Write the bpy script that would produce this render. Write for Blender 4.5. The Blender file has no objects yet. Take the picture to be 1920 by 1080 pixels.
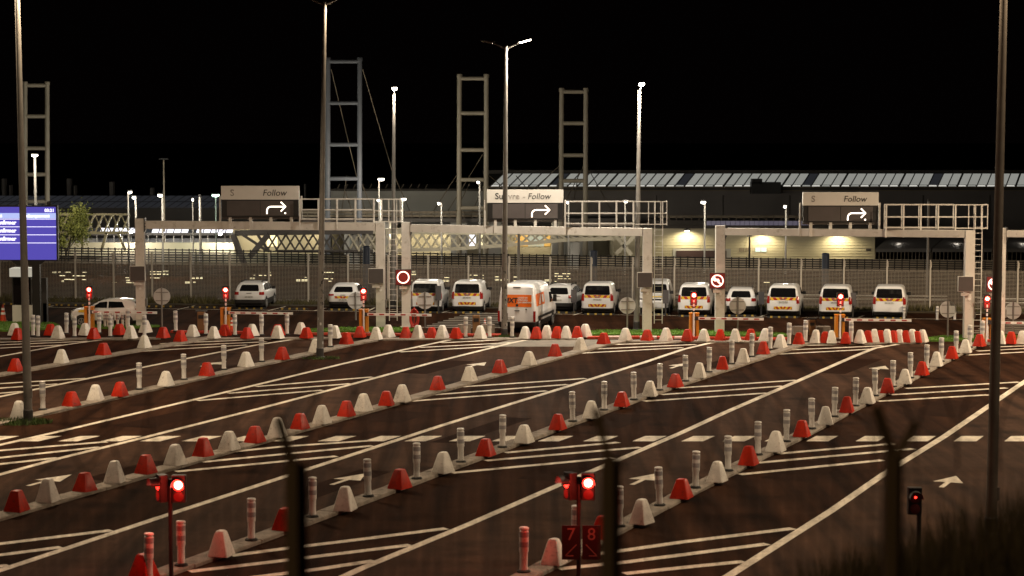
import bpy, math, random
from mathutils import Vector, Matrix

random.seed(7)
S = bpy.context.scene
COL = S.collection
R = math.radians

# ------------------------------------------------------------------ camera
F = 4000.0            # focal length in pixels of the 1920 px wide photograph
H = 10.65             # camera height above the plaza
YH = 245.0            # row of the horizon
PITCH = math.atan((540 - YH) / F)
cam_d = bpy.data.cameras.new('camera')
cam_d.sensor_width = 36.0
cam_d.lens = F / 1920 * 36.0
cam_d.clip_start = 0.5
cam_d.clip_end = 3000
cam_d.dof.use_dof = True
cam_d.dof.focus_distance = 112.0
cam_d.dof.aperture_fstop = 1.7
cam = bpy.data.objects.new('camera', cam_d)
cam.location = (0, 0, H)
cam.rotation_euler = (math.pi / 2 - PITCH, 0, 0)
COL.objects.link(cam)
S.camera = cam

# ------------------------------------------------------------------ night sky
wd = bpy.data.worlds.new('World')
S.world = wd
wd.use_nodes = True
nt = wd.node_tree
bg = nt.nodes['Background']
tc = nt.nodes.new('ShaderNodeTexCoord')
sx = nt.nodes.new('ShaderNodeSeparateXYZ')
rp = nt.nodes.new('ShaderNodeValToRGB')
nt.links.new(tc.outputs['Generated'], sx.inputs[0])
nt.links.new(sx.outputs['Z'], rp.inputs[0])
nt.links.new(rp.outputs[0], bg.inputs[0])
rp.color_ramp.elements[0].position = 0.0
rp.color_ramp.elements[0].color = (0.0007, 0.0004, 0.0004, 1)
rp.color_ramp.elements[1].position = 0.10
rp.color_ramp.elements[1].color = (0.0006, 0.0004, 0.0004, 1)
bg.inputs[1].default_value = 1.0

# ------------------------------------------------------------------ exposure and sampling
S.view_settings.view_transform = 'Standard'
S.view_settings.look = 'None'
S.view_settings.exposure = 0.0
S.view_settings.gamma = 1.0
S.view_settings.use_curve_mapping = False
S.cycles.use_denoising = True
S.cycles.max_bounces = 4
S.cycles.diffuse_bounces = 2
S.cycles.glossy_bounces = 2
S.cycles.transmission_bounces = 2
S.cycles.transparent_max_bounces = 12
S.cycles.sample_clamp_indirect = 3.0
S.cycles.use_light_tree = True
S.render.filter_size = 1.6

LAMP_COL = (1.0, 0.75, 0.49)
WHITE_COL = (1.0, 0.86, 0.68)

# ------------------------------------------------------------------ where things stand: bearings measured from the camera
CP, SP = math.cos(PITCH), math.sin(PITCH)
def ray(x, y):
    a, b = (x - 960) / F, (540 - y) / F
    return Vector((a, CP + SP * b, -SP + CP * b))
def G(x, y, z=0.0):
    d = ray(x, y)
    t = (z - H) / d.z
    return Vector((d.x * t, d.y * t, z))
def A(x, y, Y):
    d = ray(x, y)
    t = Y / d.y
    return Vector((d.x * t, Y, H + d.z * t))
THETA = math.atan2(ray(2635, YH).x, ray(2635, YH).y)       # bearing of the lanes
LD = Vector((math.sin(THETA), math.cos(THETA), 0))
LN = Vector((math.cos(THETA), -math.sin(THETA), 0))

# ------------------------------------------------------------------ materials
MATS = {}
def mat(name, col, rough=0.6, metal=0.0, vary=0.0, scale=3.0, dirt=None, dirt_amt=0.0, bump=0.0, bscale=40.0,
        emit=None, estr=0.0, spec=0.5, detail=4.0, streak=0.0):
    if name in MATS:
        return MATS[name]
    m = bpy.data.materials.new(name)
    m.use_nodes = True
    t = m.node_tree
    b = t.nodes['Principled BSDF']
    b.inputs['Roughness'].default_value = rough
    b.inputs['Metallic'].default_value = metal
    b.inputs['Specular IOR Level'].default_value = spec
    b.inputs['Base Color'].default_value = (*col, 1)
    if vary or dirt:
        co = t.nodes.new('ShaderNodeTexCoord')
        geo = t.nodes.new('ShaderNodeNewGeometry')
        n = t.nodes.new('ShaderNodeTexNoise')
        n.inputs['Scale'].default_value = scale
        n.inputs['Detail'].default_value = detail
        n.inputs['Roughness'].default_value = 0.65
        t.links.new(geo.outputs['Position'], n.inputs['Vector'])
        r1 = t.nodes.new('ShaderNodeValToRGB')
        r1.color_ramp.elements[0].position = 0.3
        r1.color_ramp.elements[1].position = 0.7
        c0 = tuple(max(0, c * (1 - vary)) for c in col)
        c1 = tuple(min(1, c * (1 + vary)) for c in col)
        r1.color_ramp.elements[0].color = (*c0, 1)
        r1.color_ramp.elements[1].color = (*c1, 1)
        t.links.new(n.outputs['Fac'], r1.inputs[0])
        out = r1.outputs[0]
        if dirt:
            n2 = t.nodes.new('ShaderNodeTexNoise')
            n2.inputs['Scale'].default_value = scale * 2.7
            n2.inputs['Detail'].default_value = 6
            n2.inputs['Roughness'].default_value = 0.75
            t.links.new(geo.outputs['Position'], n2.inputs['Vector'])
            r2 = t.nodes.new('ShaderNodeValToRGB')
            r2.color_ramp.elements[0].position = 0.62 - 0.25 * dirt_amt
            r2.color_ramp.elements[0].color = (0, 0, 0, 1)
            r2.color_ramp.elements[1].position = 0.74 - 0.12 * dirt_amt
            r2.color_ramp.elements[1].color = (1, 1, 1, 1)
            t.links.new(n2.outputs['Fac'], r2.inputs[0])
            mx = t.nodes.new('ShaderNodeMix')
            mx.data_type = 'RGBA'
            t.links.new(r2.outputs[0], mx.inputs[0])
            t.links.new(out, mx.inputs[6])
            mx.inputs[7].default_value = (*dirt, 1)
            out = mx.outputs[2]
        if streak:
            # tyre tracks and drips drawn out along the lanes, plus round oil stains
            mp = t.nodes.new('ShaderNodeMapping')
            mp.vector_type = 'POINT'
            mp.inputs['Rotation'].default_value = (0, 0, THETA)
            mp.inputs['Scale'].default_value = (1.5, 0.045, 1)
            t.links.new(geo.outputs['Position'], mp.inputs['Vector'])
            n3 = t.nodes.new('ShaderNodeTexNoise')
            n3.inputs['Scale'].default_value = 1.0
            n3.inputs['Detail'].default_value = 5
            t.links.new(mp.outputs[0], n3.inputs['Vector'])
            r3 = t.nodes.new('ShaderNodeValToRGB')
            r3.color_ramp.elements[0].position = 0.34
            k0 = 1 - 0.72 * streak
            k1 = 1 + 0.62 * streak
            r3.color_ramp.elements[0].color = (k0, k0, k0, 1)
            r3.color_ramp.elements[1].position = 0.68
            r3.color_ramp.elements[1].color = (k1, k1, k1, 1)
            t.links.new(n3.outputs['Fac'], r3.inputs[0])
            vo = t.nodes.new('ShaderNodeTexVoronoi')
            vo.inputs['Scale'].default_value = 0.42
            nw = t.nodes.new('ShaderNodeVectorMath')
            nw.operation = 'MULTIPLY_ADD'
            t.links.new(n.outputs['Color'], nw.inputs[0])
            nw.inputs[1].default_value = (1.2, 1.2, 0)
            t.links.new(geo.outputs['Position'], nw.inputs[2])
            t.links.new(nw.outputs[0], vo.inputs['Vector'])
            r4 = t.nodes.new('ShaderNodeValToRGB')
            r4.color_ramp.elements[0].position = 0.10
            k4 = 1 - 0.6 * streak
            r4.color_ramp.elements[0].color = (k4, k4, k4, 1)
            r4.color_ramp.elements[1].position = 0.30
            r4.color_ramp.elements[1].color = (1, 1, 1, 1)
            t.links.new(vo.outputs['Distance'], r4.inputs[0])
            for src in (r3, r4):
                mm = t.nodes.new('ShaderNodeMix')
                mm.data_type = 'RGBA'
                mm.blend_type = 'MULTIPLY'
                mm.inputs[0].default_value = 1.0
                t.links.new(out, mm.inputs[6])
                t.links.new(src.outputs[0], mm.inputs[7])
                out = mm.outputs[2]
        t.links.new(out, b.inputs['Base Color'])
    if bump:
        geo2 = t.nodes.new('ShaderNodeNewGeometry')
        nb = t.nodes.new('ShaderNodeTexNoise')
        nb.inputs['Scale'].default_value = bscale
        nb.inputs['Detail'].default_value = 3
        t.links.new(geo2.outputs['Position'], nb.inputs['Vector'])
        bp = t.nodes.new('ShaderNodeBump')
        bp.inputs['Strength'].default_value = bump
        bp.inputs['Distance'].default_value = 0.02
        t.links.new(nb.outputs['Fac'], bp.inputs['Height'])
        t.links.new(bp.outputs[0], b.inputs['Normal'])
    if emit:
        b.inputs['Emission Color'].default_value = (*emit, 1)
        b.inputs['Emission Strength'].default_value = estr
    MATS[name] = m
    return m

M_ASPH = mat('asphalt', (0.031, 0.0135, 0.0072), 0.95, vary=0.28, scale=0.35, dirt=(0.043, 0.0205, 0.0115), dirt_amt=0.35, bump=0.5, bscale=25, detail=8, spec=0.03, streak=0.75)
M_LANE = mat('worn_asphalt', (0.052, 0.027, 0.0165), 0.92, vary=0.25, scale=0.6, dirt=(0.034, 0.017, 0.010), dirt_amt=0.4, bump=0.4, bscale=25, detail=8, spec=0.06, streak=0.75)
M_APRON = mat('concrete_apron', (0.20, 0.18, 0.15), 0.8, vary=0.2, scale=0.8, dirt=(0.1, 0.09, 0.08), dirt_amt=0.4)
M_PAINT = mat('road_paint', (0.72, 0.66, 0.55), 0.7, vary=0.18, scale=1.3, dirt=(0.28, 0.23, 0.17), dirt_amt=0.36, detail=9, streak=0.35)
M_CONC = mat('kerb_concrete', (0.28, 0.24, 0.20), 0.85, vary=0.25, scale=1.6, dirt=(0.16, 0.14, 0.11), dirt_amt=0.55, bump=0.4)
M_RED = mat('red_block_paint', (0.50, 0.022, 0.005), 0.45, vary=0.16, scale=3.0, dirt=(0.17, 0.025, 0.016), dirt_amt=0.36, bump=0.15, bscale=30, spec=0.3)
M_WHITE = mat('white_block_paint', (0.78, 0.75, 0.69), 0.5, vary=0.10, scale=3.0, dirt=(0.36, 0.31, 0.26), dirt_amt=0.26, bump=0.2, bscale=30)
M_BOL = mat('white_bollard_plastic', (0.74, 0.72, 0.69), 0.4, vary=0.08, scale=4.0, dirt=(0.42, 0.38, 0.33), dirt_amt=0.25)
M_BAND = mat('grey_reflective_band', (0.36, 0.35, 0.36), 0.35, vary=0.12, scale=6.0)
M_RUB = mat('black_rubber', (0.02, 0.019, 0.018), 0.8)
M_STEEL = mat('galvanised_steel', (0.21, 0.20, 0.185), 0.5, metal=0.25, vary=0.15, scale=1.5, dirt=(0.25, 0.23, 0.2), dirt_amt=0.25)
M_GANTRY = mat('gantry_paint', (0.62, 0.60, 0.56), 0.55, vary=0.1, scale=0.9, dirt=(0.38, 0.35, 0.3), dirt_amt=0.25)
M_DARK = mat('dark_metal', (0.035, 0.033, 0.033), 0.5)
M_SCREEN_OFF = mat('unlit_sign_face', (0.075, 0.064, 0.062), 0.6, vary=0.08, scale=2)
M_BLACK = mat('black_housing', (0.012, 0.011, 0.011), 0.5)
M_ORANGE = mat('orange_cabinet', (0.60, 0.23, 0.015), 0.45, vary=0.12, scale=2.0)
M_BROWN = mat('brown_cabinet', (0.20, 0.105, 0.04), 0.5, vary=0.15, scale=2)
M_GRASS = mat('grass', (0.085, 0.19, 0.018), 0.9, vary=0.4, scale=3)
M_VERGE = mat('verge_soil', (0.055, 0.045, 0.028), 0.95, vary=0.4, scale=2)
M_CAR = mat('white_car_paint', (0.74, 0.75, 0.76), 0.25, vary=0.03, scale=1, spec=0.6)
M_GLASS = mat('dark_car_glass', (0.008, 0.008, 0.009), 0.06, spec=0.8)
M_TAIL = mat('red_tail_lamp', (0.28, 0.01, 0.008), 0.15)
M_HEAD = mat('headlamp_glass', (0.35, 0.35, 0.36), 0.1)
M_TRIM = mat('black_plastic_trim', (0.016, 0.015, 0.015), 0.6)
M_TYRE = mat('tyre', (0.014, 0.013, 0.013), 0.85)
M_RIM = mat('wheel_rim', (0.35, 0.35, 0.35), 0.35, metal=0.5)
M_YEL = mat('yellow_marking', (0.72, 0.48, 0.02), 0.45)
M_YEL2 = mat('dusty_yellow_patch', (0.34, 0.22, 0.03), 0.7)
M_CRED = mat('red_marking', (0.36, 0.015, 0.01), 0.45)
M_OVAN = mat('orange_advert', (0.80, 0.15, 0.004), 0.4)
M_PLATE = mat('number_plate', (0.62, 0.62, 0.60), 0.4)
M_INK = mat('dark_lettering', (0.02, 0.02, 0.02), 0.6)
M_FADED = mat('faded_lettering', (0.30, 0.28, 0.26), 0.7, vary=0.5, scale=5)
M_WLET = mat('white_lettering', (0.8, 0.8, 0.78), 0.5)
M_SIGN = mat('sign_board', (0.66, 0.64, 0.60), 0.5, vary=0.05, scale=1)
M_DISC = mat('sign_back', (0.55, 0.55, 0.55), 0.45, vary=0.06, scale=2)
M_FENCE = mat('mesh_fence', (0.22, 0.19, 0.155), 0.7)
M_FPOST = mat('fence_post', (0.50, 0.46, 0.40), 0.6)
M_SLAT = mat('dark_slats', (0.022, 0.018, 0.016), 0.7)
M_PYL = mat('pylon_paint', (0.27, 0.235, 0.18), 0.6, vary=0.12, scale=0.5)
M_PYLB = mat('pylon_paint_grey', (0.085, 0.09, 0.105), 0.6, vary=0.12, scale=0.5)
M_CLAD = mat('beige_cladding', (0.44, 0.39, 0.27), 0.6, vary=0.08, scale=0.3)
M_HALL = mat('dark_hall_cladding', (0.13, 0.115, 0.11), 0.7, vary=0.15, scale=0.2)
M_FASC = mat('brown_fascia', (0.15, 0.12, 0.085), 0.7, vary=0.3, scale=0.4)
M_GREYW = mat('pale_grey_cladding', (0.30, 0.29, 0.27), 0.6, vary=0.08, scale=0.2)
M_ROOF = mat('dark_roof', (0.05, 0.042, 0.036), 0.8, vary=0.3, scale=0.4)
M_PANEL = mat('lit_roof_glazing', (0.5, 0.5, 0.47), 0.4, emit=(0.86, 0.86, 0.78), estr=0.30)
M_PANEL2 = mat('lit_roof_glazing_edge', (0.5, 0.5, 0.47), 0.4, emit=(1, 0.97, 0.88), estr=0.6)
M_DPANEL = mat('dim_roof_glazing', (0.10, 0.105, 0.12), 0.35, emit=(0.5, 0.52, 0.6), estr=0.035)
M_BPANEL = mat('bright_canopy_glazing', (0.6, 0.6, 0.62), 0.4, emit=(0.9, 0.9, 1.0), estr=1.6)
M_PURP = mat('violet_roof_glazing', (0.18, 0.17, 0.23), 0.35, emit=(0.55, 0.5, 0.75), estr=0.10)
M_WIN = mat('lit_window', (0.5, 0.45, 0.3), 0.4, emit=(1.0, 0.86, 0.5), estr=1.3)
M_WINB = mat('office_window', (0.3, 0.4, 0.42), 0.3, emit=(0.7, 0.95, 1.0), estr=0.45)
M_LAMP = mat('lamp_lens', (0.8, 0.8, 0.8), 0.3, emit=(1.0, 0.88, 0.70), estr=30)
M_LAMPF = mat('far_lamp_lens', (0.8, 0.8, 0.8), 0.3, emit=(1.0, 0.93, 0.78), estr=14)
M_LAMPG = mat('green_lamp_lens', (0.8, 0.8, 0.8), 0.3, emit=(0.62, 1.0, 0.78), estr=14)
M_REDL = mat('red_signal_lens', (0.5, 0.02, 0.01), 0.3, emit=(1.0, 0.30, 0.20), estr=24)
M_REDH = mat('red_signal_hot', (0.5, 0.02, 0.01), 0.3, emit=(1.0, 0.02, 0.012), estr=9.0)
M_REDF = mat('red_lens_and_led_lit_face', (0.16, 0.02, 0.02), 0.5)  # dull red lenses; on lit signs the LED glow put into the colour
M_RING = mat('red_lit_symbol', (0.5, 0.2, 0.18), 0.4, emit=(1.0, 0.55, 0.45), estr=3.2)
M_ARW = mat('lit_arrow', (0.8, 0.7, 0.6), 0.4, emit=(1.0, 0.86, 0.72), estr=3.0)
M_BLUE = mat('blue_display', (0.05, 0.04, 0.25), 0.4, emit=(0.075, 0.062, 0.40), estr=1.0)
M_BLUEH = mat('pale_blue_display_row', (0.3, 0.35, 0.6), 0.4, emit=(0.42, 0.52, 0.95), estr=0.9)
M_DTXT = mat('white_display_text', (0.8, 0.8, 0.9), 0.4, emit=(0.95, 0.95, 1.0), estr=1.6)
M_CABIN = mat('cabin_panel', (0.66, 0.65, 0.62), 0.5)
M_HOSE = mat('red_hose', (0.42, 0.03, 0.02), 0.5)
M_BCOL = mat('blue_grey_steel', (0.05, 0.065, 0.10), 0.45)
M_LEAF = mat('yellow_green_leaves', (0.15, 0.16, 0.025), 0.8, vary=0.4, scale=2)
M_BARK = mat('bark', (0.06, 0.045, 0.03), 0.9)
M_DRY = mat('dry_grass', (0.16, 0.115, 0.045), 0.9, vary=0.4, scale=3)
M_TWIG = mat('dark_twigs', (0.02, 0.016, 0.01), 0.9)
M_EARTH = mat('dark_earth', (0.025, 0.02, 0.012), 0.95, vary=0.4, scale=1)
M_NFENCE = mat('near_fence_post', (0.15, 0.095, 0.04), 0.6)
M_WIRE = mat('near_fence_wire', (0.018, 0.014, 0.011), 0.6)
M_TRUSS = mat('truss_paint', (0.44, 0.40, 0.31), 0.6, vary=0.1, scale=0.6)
M_TRUSSD = mat('shaded_truss_and_dark_metal', (0.07, 0.06, 0.055), 0.6)  # silhouette tone of the left lattice put into colour; also plain dark metal
M_TRUSSL = mat('olive_truss_paint', (0.22, 0.19, 0.11), 0.6)
M_RWALL = mat('retaining_wall', (0.24, 0.20, 0.15), 0.8, vary=0.3, scale=0.3)

# ------------------------------------------------------------------ mesh builder
class MB:
    def __init__(self):
        self.v, self.f, self.m, self.s = [], [], [], []
    def add(self, vs, fs, mi=0, smooth=False):
        o = len(self.v)
        self.v += [tuple(p) for p in vs]
        for f in fs:
            self.f.append([i + o for i in f])
            self.m.append(mi)
            self.s.append(smooth)
        return self
    def box(self, c, d, rz=0.0, mi=0):
        x, y, z = d[0] / 2, d[1] / 2, d[2] / 2
        ca, sa = math.cos(rz), math.sin(rz)
        vs = []
        for dz in (-z, z):
            for dx, dy in ((-x, -y), (x, -y), (x, y), (-x, y)):
                vs.append((c[0] + dx * ca - dy * sa, c[1] + dx * sa + dy * ca, c[2] + dz))
        return self.add(vs, [(3, 2, 1, 0), (4, 5, 6, 7), (0, 1, 5, 4), (1, 2, 6, 5), (2, 3, 7, 6), (3, 0, 4, 7)], mi)
    def tube(self, p, q, r0, r1=None, n=10, mi=0, smooth=True, caps=True):
        p, q = Vector(p), Vector(q)
        r1 = r0 if r1 is None else r1
        d = (q - p).normalized()
        u = d.orthogonal().normalized()
        w = d.cross(u)
        vs = []
        for k in range(n):
            a = 2 * math.pi * k / n
            o = u * math.cos(a) + w * math.sin(a)
            vs += [p + o * r0, q + o * r1]
        self.add(vs, [(2 * k, 2 * ((k + 1) % n), 2 * ((k + 1) % n) + 1, 2 * k + 1) for k in range(n)], mi, smooth)
        if caps:
            self.add([vs[2 * k] for k in range(n)], [tuple(range(n - 1, -1, -1))], mi)
            self.add([vs[2 * k + 1] for k in range(n)], [tuple(range(n))], mi)
        return self
    def bar(self, p, q, w, h=None, mi=0):
        p, q = Vector(p), Vector(q)
        h = w if h is None else h
        d = (q - p).normalized()
        up = Vector((0, 0, 1)) if abs(d.z) < 0.95 else Vector((0, 1, 0))
        u = d.cross(up).normalized()
        t = u.cross(d).normalized()
        vs = []
        for e in (p, q):
            for a, b in ((-1, -1), (1, -1), (1, 1), (-1, 1)):
                vs.append(e + u * (a * w / 2) + t * (b * h / 2))
        return self.add(vs, [(3, 2, 1, 0), (4, 5, 6, 7), (0, 1, 5, 4), (1, 2, 6, 5), (2, 3, 7, 6), (3, 0, 4, 7)], mi)
    def prism(self, pts, y0, y1, mi=0):
        # polygon in x-z, extruded along y
        n = len(pts)
        vs = [(x, y0, z) for x, z in pts] + [(x, y1, z) for x, z in pts]
        fs = [tuple(range(n)), tuple(range(2 * n - 1, n - 1, -1))]
        fs += [(k, k + n, (k + 1) % n + n, (k + 1) % n) for k in range(n)]
        return self.add(vs, fs, mi)
    def slab(self, pts, z0, z1, mi=0):
        n = len(pts)
        vs = [(p[0], p[1], z0) for p in pts] + [(p[0], p[1], z1) for p in pts]
        fs = [tuple(range(n - 1, -1, -1)), tuple(range(n, 2 * n))]
        fs += [(k, (k + 1) % n, (k + 1) % n + n, k + n) for k in range(n)]
        return self.add(vs, fs, mi)
    def lathe(self, prof, n=16, mi=0, c=(0, 0, 0), smooth=True):
        vs = []
        for r, z in prof:
            for k in range(n):
                a = 2 * math.pi * k / n
                vs.append((c[0] + r * math.cos(a), c[1] + r * math.sin(a), c[2] + z))
        fs = []
        for i in range(len(prof) - 1):
            for k in range(n):
                fs.append((i * n + k, i * n + (k + 1) % n, (i + 1) * n + (k + 1) % n, (i + 1) * n + k))
        self.add(vs, fs, mi, smooth)
        m = len(prof) - 1
        self.add(vs[:n], [tuple(range(n - 1, -1, -1))], mi)
        self.add(vs[m * n:], [tuple(range(n))], mi)
        return self
    def rings(self, layers, mi=0, seg=4, smooth=True):
        # stack of rounded rectangles: (z, y_rear, y_front, half_width, radius)
        rs = []
        for z, yr, yf, w, r in layers:
            r = min(r, w * 0.99, (yf - yr) * 0.495)
            ring = []
            for cx, cy, a0 in ((w - r, yf - r, 0), (-w + r, yf - r, 90), (-w + r, yr + r, 180), (w - r, yr + r, 270)):
                for k in range(seg + 1):
                    a = R(a0 + 90 * k / seg)
                    ring.append((cx + r * math.cos(a), cy + r * math.sin(a), z))
            rs.append(ring)
        n = len(rs[0])
        vs = [p for ring in rs for p in ring]
        fs = []
        for i in range(len(rs) - 1):
            for k in range(n):
                fs.append((i * n + k, i * n + (k + 1) % n, (i + 1) * n + (k + 1) % n, (i + 1) * n + k))
        fs.append(tuple(range(n - 1, -1, -1)))
        fs.append(tuple(range((len(rs) - 1) * n, len(rs) * n)))
        return self.add(vs, fs, mi, smooth)
    def mesh(self, name, mats, sharp=35):
        me = bpy.data.meshes.new(name)
        me.from_pydata(self.v, [], self.f)
        if not isinstance(mats, (list, tuple)):
            mats = [mats]
        for m in mats:
            me.materials.append(m)
        me.polygons.foreach_set('material_index', self.m)
        me.polygons.foreach_set('use_smooth', self.s)
        me.update()
        if any(self.s):
            try:
                me.set_sharp_from_angle(angle=R(sharp))
            except Exception:
                pass
        return me
    def build(self, name, mats, parent=None, loc=None, sharp=35):
        return obj(name, self.mesh(name, mats, sharp), parent, loc)

def obj(name, me, parent=None, loc=None, rz=None):
    o = bpy.data.objects.new(name, me)
    COL.objects.link(o)
    if parent is not None:
        o.parent = parent
    if loc is not None:
        o.location = loc
    if rz is not None:
        o.rotation_euler = (0, 0, rz)
    return o
def tag(o, label=None, cat=None, group=None, kind=None):
    if label: o['label'] = label
    if cat: o['category'] = cat
    if group: o['group'] = group
    if kind: o['kind'] = kind
    return o
def thing(name, label, cat, loc=(0, 0, 0), rz=0.0, group=None):
    o = bpy.data.objects.new(name, None)
    o.empty_display_size = 0.2
    COL.objects.link(o)
    o.location = loc
    o.rotation_euler = (0, 0, rz)
    return tag(o, label, cat, group)
def struct(name, mb, m, label=None):
    o = mb.build(name, m)
    return tag(o, label, kind='structure')
def dup(root, loc, rz, label):
    r = root.copy(); COL.objects.link(r)
    r.location = loc; r.rotation_euler = (0, 0, rz)
    r['label'] = label
    for ch in list(root.children):
        c = ch.copy(); COL.objects.link(c); c.parent = r
        for g in list(ch.children):
            d = g.copy(); COL.objects.link(d); d.parent = c
    return r
def lamp(name, loc, power, col=LAMP_COL, size=0.25, spot=None, parent=None, rot=(0, 0, 0), blend=0.6):
    l = bpy.data.lights.new(name, 'SPOT' if spot else 'POINT')
    l.energy = power
    l.color = col
    l.shadow_soft_size = size
    if spot:
        l.spot_size = R(spot)
        l.spot_blend = blend
    o = bpy.data.objects.new(name, l)
    COL.objects.link(o)
    o.location = loc
    o.rotation_euler = rot
    if parent: o.parent = parent
    return o
def text(body, size, m, name, parent, loc, shear=0.0, rot=(math.pi / 2, 0, 0), align='LEFT', ext=0.004, xs=1.0, bold=0.0):
    c = bpy.data.curves.new(name, 'FONT')
    c.body = body
    c.size = size
    c.shear = shear
    c.extrude = ext
    c.offset = bold
    c.align_x = align
    c.resolution_u = 3
    t = bpy.data.objects.new('tmp', c)
    COL.objects.link(t)
    dg = bpy.context.evaluated_depsgraph_get()
    dg.update()
    me = bpy.data.meshes.new_from_object(t.evaluated_get(dg))
    bpy.data.objects.remove(t)
    me.materials.clear()
    me.materials.append(m)
    o = obj(name, me, parent, loc)
    o.rotation_euler = rot
    o.scale = (xs, 1, 1)
    return o
ORD = ['zeroth', 'first', 'second', 'third', 'fourth', 'fifth', 'sixth', 'seventh', 'eighth', 'ninth', 'tenth', 'eleventh', 'twelfth',
       'thirteenth', 'fourteenth', 'fifteenth', 'sixteenth', 'seventeenth', 'eighteenth', 'nineteenth', 'twentieth', 'twenty-first',
       'twenty-second', 'twenty-third', 'twenty-fourth', 'twenty-fifth', 'twenty-sixth', 'twenty-seventh', 'twenty-eighth',
       'twenty-ninth', 'thirtieth', 'thirty-first', 'thirty-second', 'thirty-third', 'thirty-fourth']

# ================================================================== GROUND AND ROAD
g = MB().add([(-900, -200, 0), (900, -200, 0), (900, 1800, 0), (-900, 1800, 0)], [(0, 1, 2, 3)])
struct('ground', g, M_ASPH)
M_PATCH = mat('repair_asphalt', (0.022, 0.0095, 0.0052), 0.95, vary=0.2, scale=0.8, spec=0.03)
rp_ = random.Random(4)
for x, y, w_, l_ in ((250, 800, 1.6, 4.5), (700, 790, 2.2, 3.0), (560, 930, 1.2, 5.0), (830, 830, 1.0, 7.0), (1120, 800, 1.8, 3.5), (1010, 900, 1.4, 6.0), (1480, 900, 1.6, 4.0),
                     (1350, 690, 2.0, 5.0), (1560, 700, 1.4, 6.5), (400, 700, 1.5, 4.0), (760, 700, 1.8, 5.5), (190, 900, 1.2, 4.0), (1750, 780, 1.8, 5.0), (120, 720, 1.4, 5.0), (1180, 690, 1.2, 6.0)):
    o_ = G(x, y)
    c_ = []
    for u_, v_ in ((-.5, 0), (.5, 0), (.5, 1), (-.5, 1)):
        p_ = o_ + LN * (u_ * w_ + rp_.uniform(-.1, .1)) + LD * (v_ * l_ + rp_.uniform(-.15, .15))
        c_.append((p_.x, p_.y, 0.0038))
    struct('asphalt_patch', MB().add(c_, [(0, 1, 2, 3)]), M_PATCH)

def sheet(name, pix, m, z=0.003):
    pts = [G(x, y) for x, y in pix]
    return struct(name, MB().add([(p.x, p.y, z) for p in pts], [tuple(range(len(pts)))]), m)
def stripe(pix, w, z=0.008, name='lane_line', m=None):
    P = [G(x, y) for x, y in pix]
    L, Rr = [], []
    for i, p in enumerate(P):
        d = (P[min(i + 1, len(P) - 1)] - P[max(i - 1, 0)]).normalized()
        n = Vector((-d.y, d.x, 0)) * (w / 2)
        L.append(p + n); Rr.append(p - n)
    n = len(P)
    vs = [(p.x, p.y, z) for p in L] + [(p.x, p.y, z) for p in Rr]
    return struct(name, MB().add(vs, [(i, n + i, n + i + 1, i + 1) for i in range(n - 1)]), m or M_PAINT)

# the long lane lines
L1 = [(-40, 677), (0, 668.5), (60, 657.5), (117, 647.5), (167, 640.5), (200, 636.5)]
L2 = [(-40, 753), (0, 744), (167, 709.5), (320, 678.5), (413, 660), (483, 646.7), (553, 636)]
L3 = [(-40, 844), (0, 834.5), (117, 808), (320, 760), (480, 722), (640, 683), (757, 656), (853, 635.5)]
L4 = [(-40, 900), (0, 890), (110, 860), (277, 819), (320, 808), (480, 768), (640, 726), (807, 681), (960, 643), (990, 637)]
L5 = [(-40, 1083), (0, 1070), (313, 966), (537, 893), (660, 853), (822, 800), (960, 757), (1040, 732.5), (1207, 680), (1280, 655.5), (1330, 643.5), (1372, 640)]
L6 = [(600, 1102), (678, 1066), (880, 983), (1047, 910), (1136, 872.5), (1280, 810.5), (1360, 773.5), (1497, 714), (1600, 669), (1640, 653), (1684, 645.7)]
L7 = [(1330, 1105), (1362, 1083), (1560, 957), (1656, 890), (1697, 864), (1770, 819), (1920, 716.5), (1985, 672)]
# worn lanes between a line and the island to its right
ISL = {
    'U': [(-150, 728), (22, 697), (415, 628)],
    'L': [(-160, 827), (25, 785.5), (646, 646.5), (700, 636.5)],
    'A': [(-120, 1002), (20, 961), (558, 805), (1128, 646), (1170, 638)],
    'B': [(200, 1110), (470, 1014), (942, 838), (1237, 731), (1511, 641.5)],
    'C': [(960, 1094), (1237, 949), (1523, 804), (1794, 663), (1838, 642)],
}
sheet('lane_surface', L2 + [(640, 646), (305, 723), (25, 785.5), (-60, 803)], M_LANE)
sheet('lane_surface', L4 + [(1160, 640), (558, 805), (20, 961), (-60, 984)], M_LANE)
sheet('lane_surface', L5 + [(1500, 645), (1237, 731), (942, 838), (470, 1014), (240, 1098), (-40, 1200)], M_LANE, 0.0022)
sheet('lane_surface', L6 + [(1830, 646), (1523, 804), (1237, 949), (980, 1083), (900, 1130)], M_LANE)
sheet('lane_surface', L7 + [(2400, 672), (2400, 1000), (1900, 1105)], M_LANE)
sheet('concrete_apron', [(905, 650), (1105, 650), (1165, 637), (960, 636.5)], M_APRON, 0.0048)
for l in (L1, L2, L3, L4, L5, L6, L7):
    stripe(l, 0.27)
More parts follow.
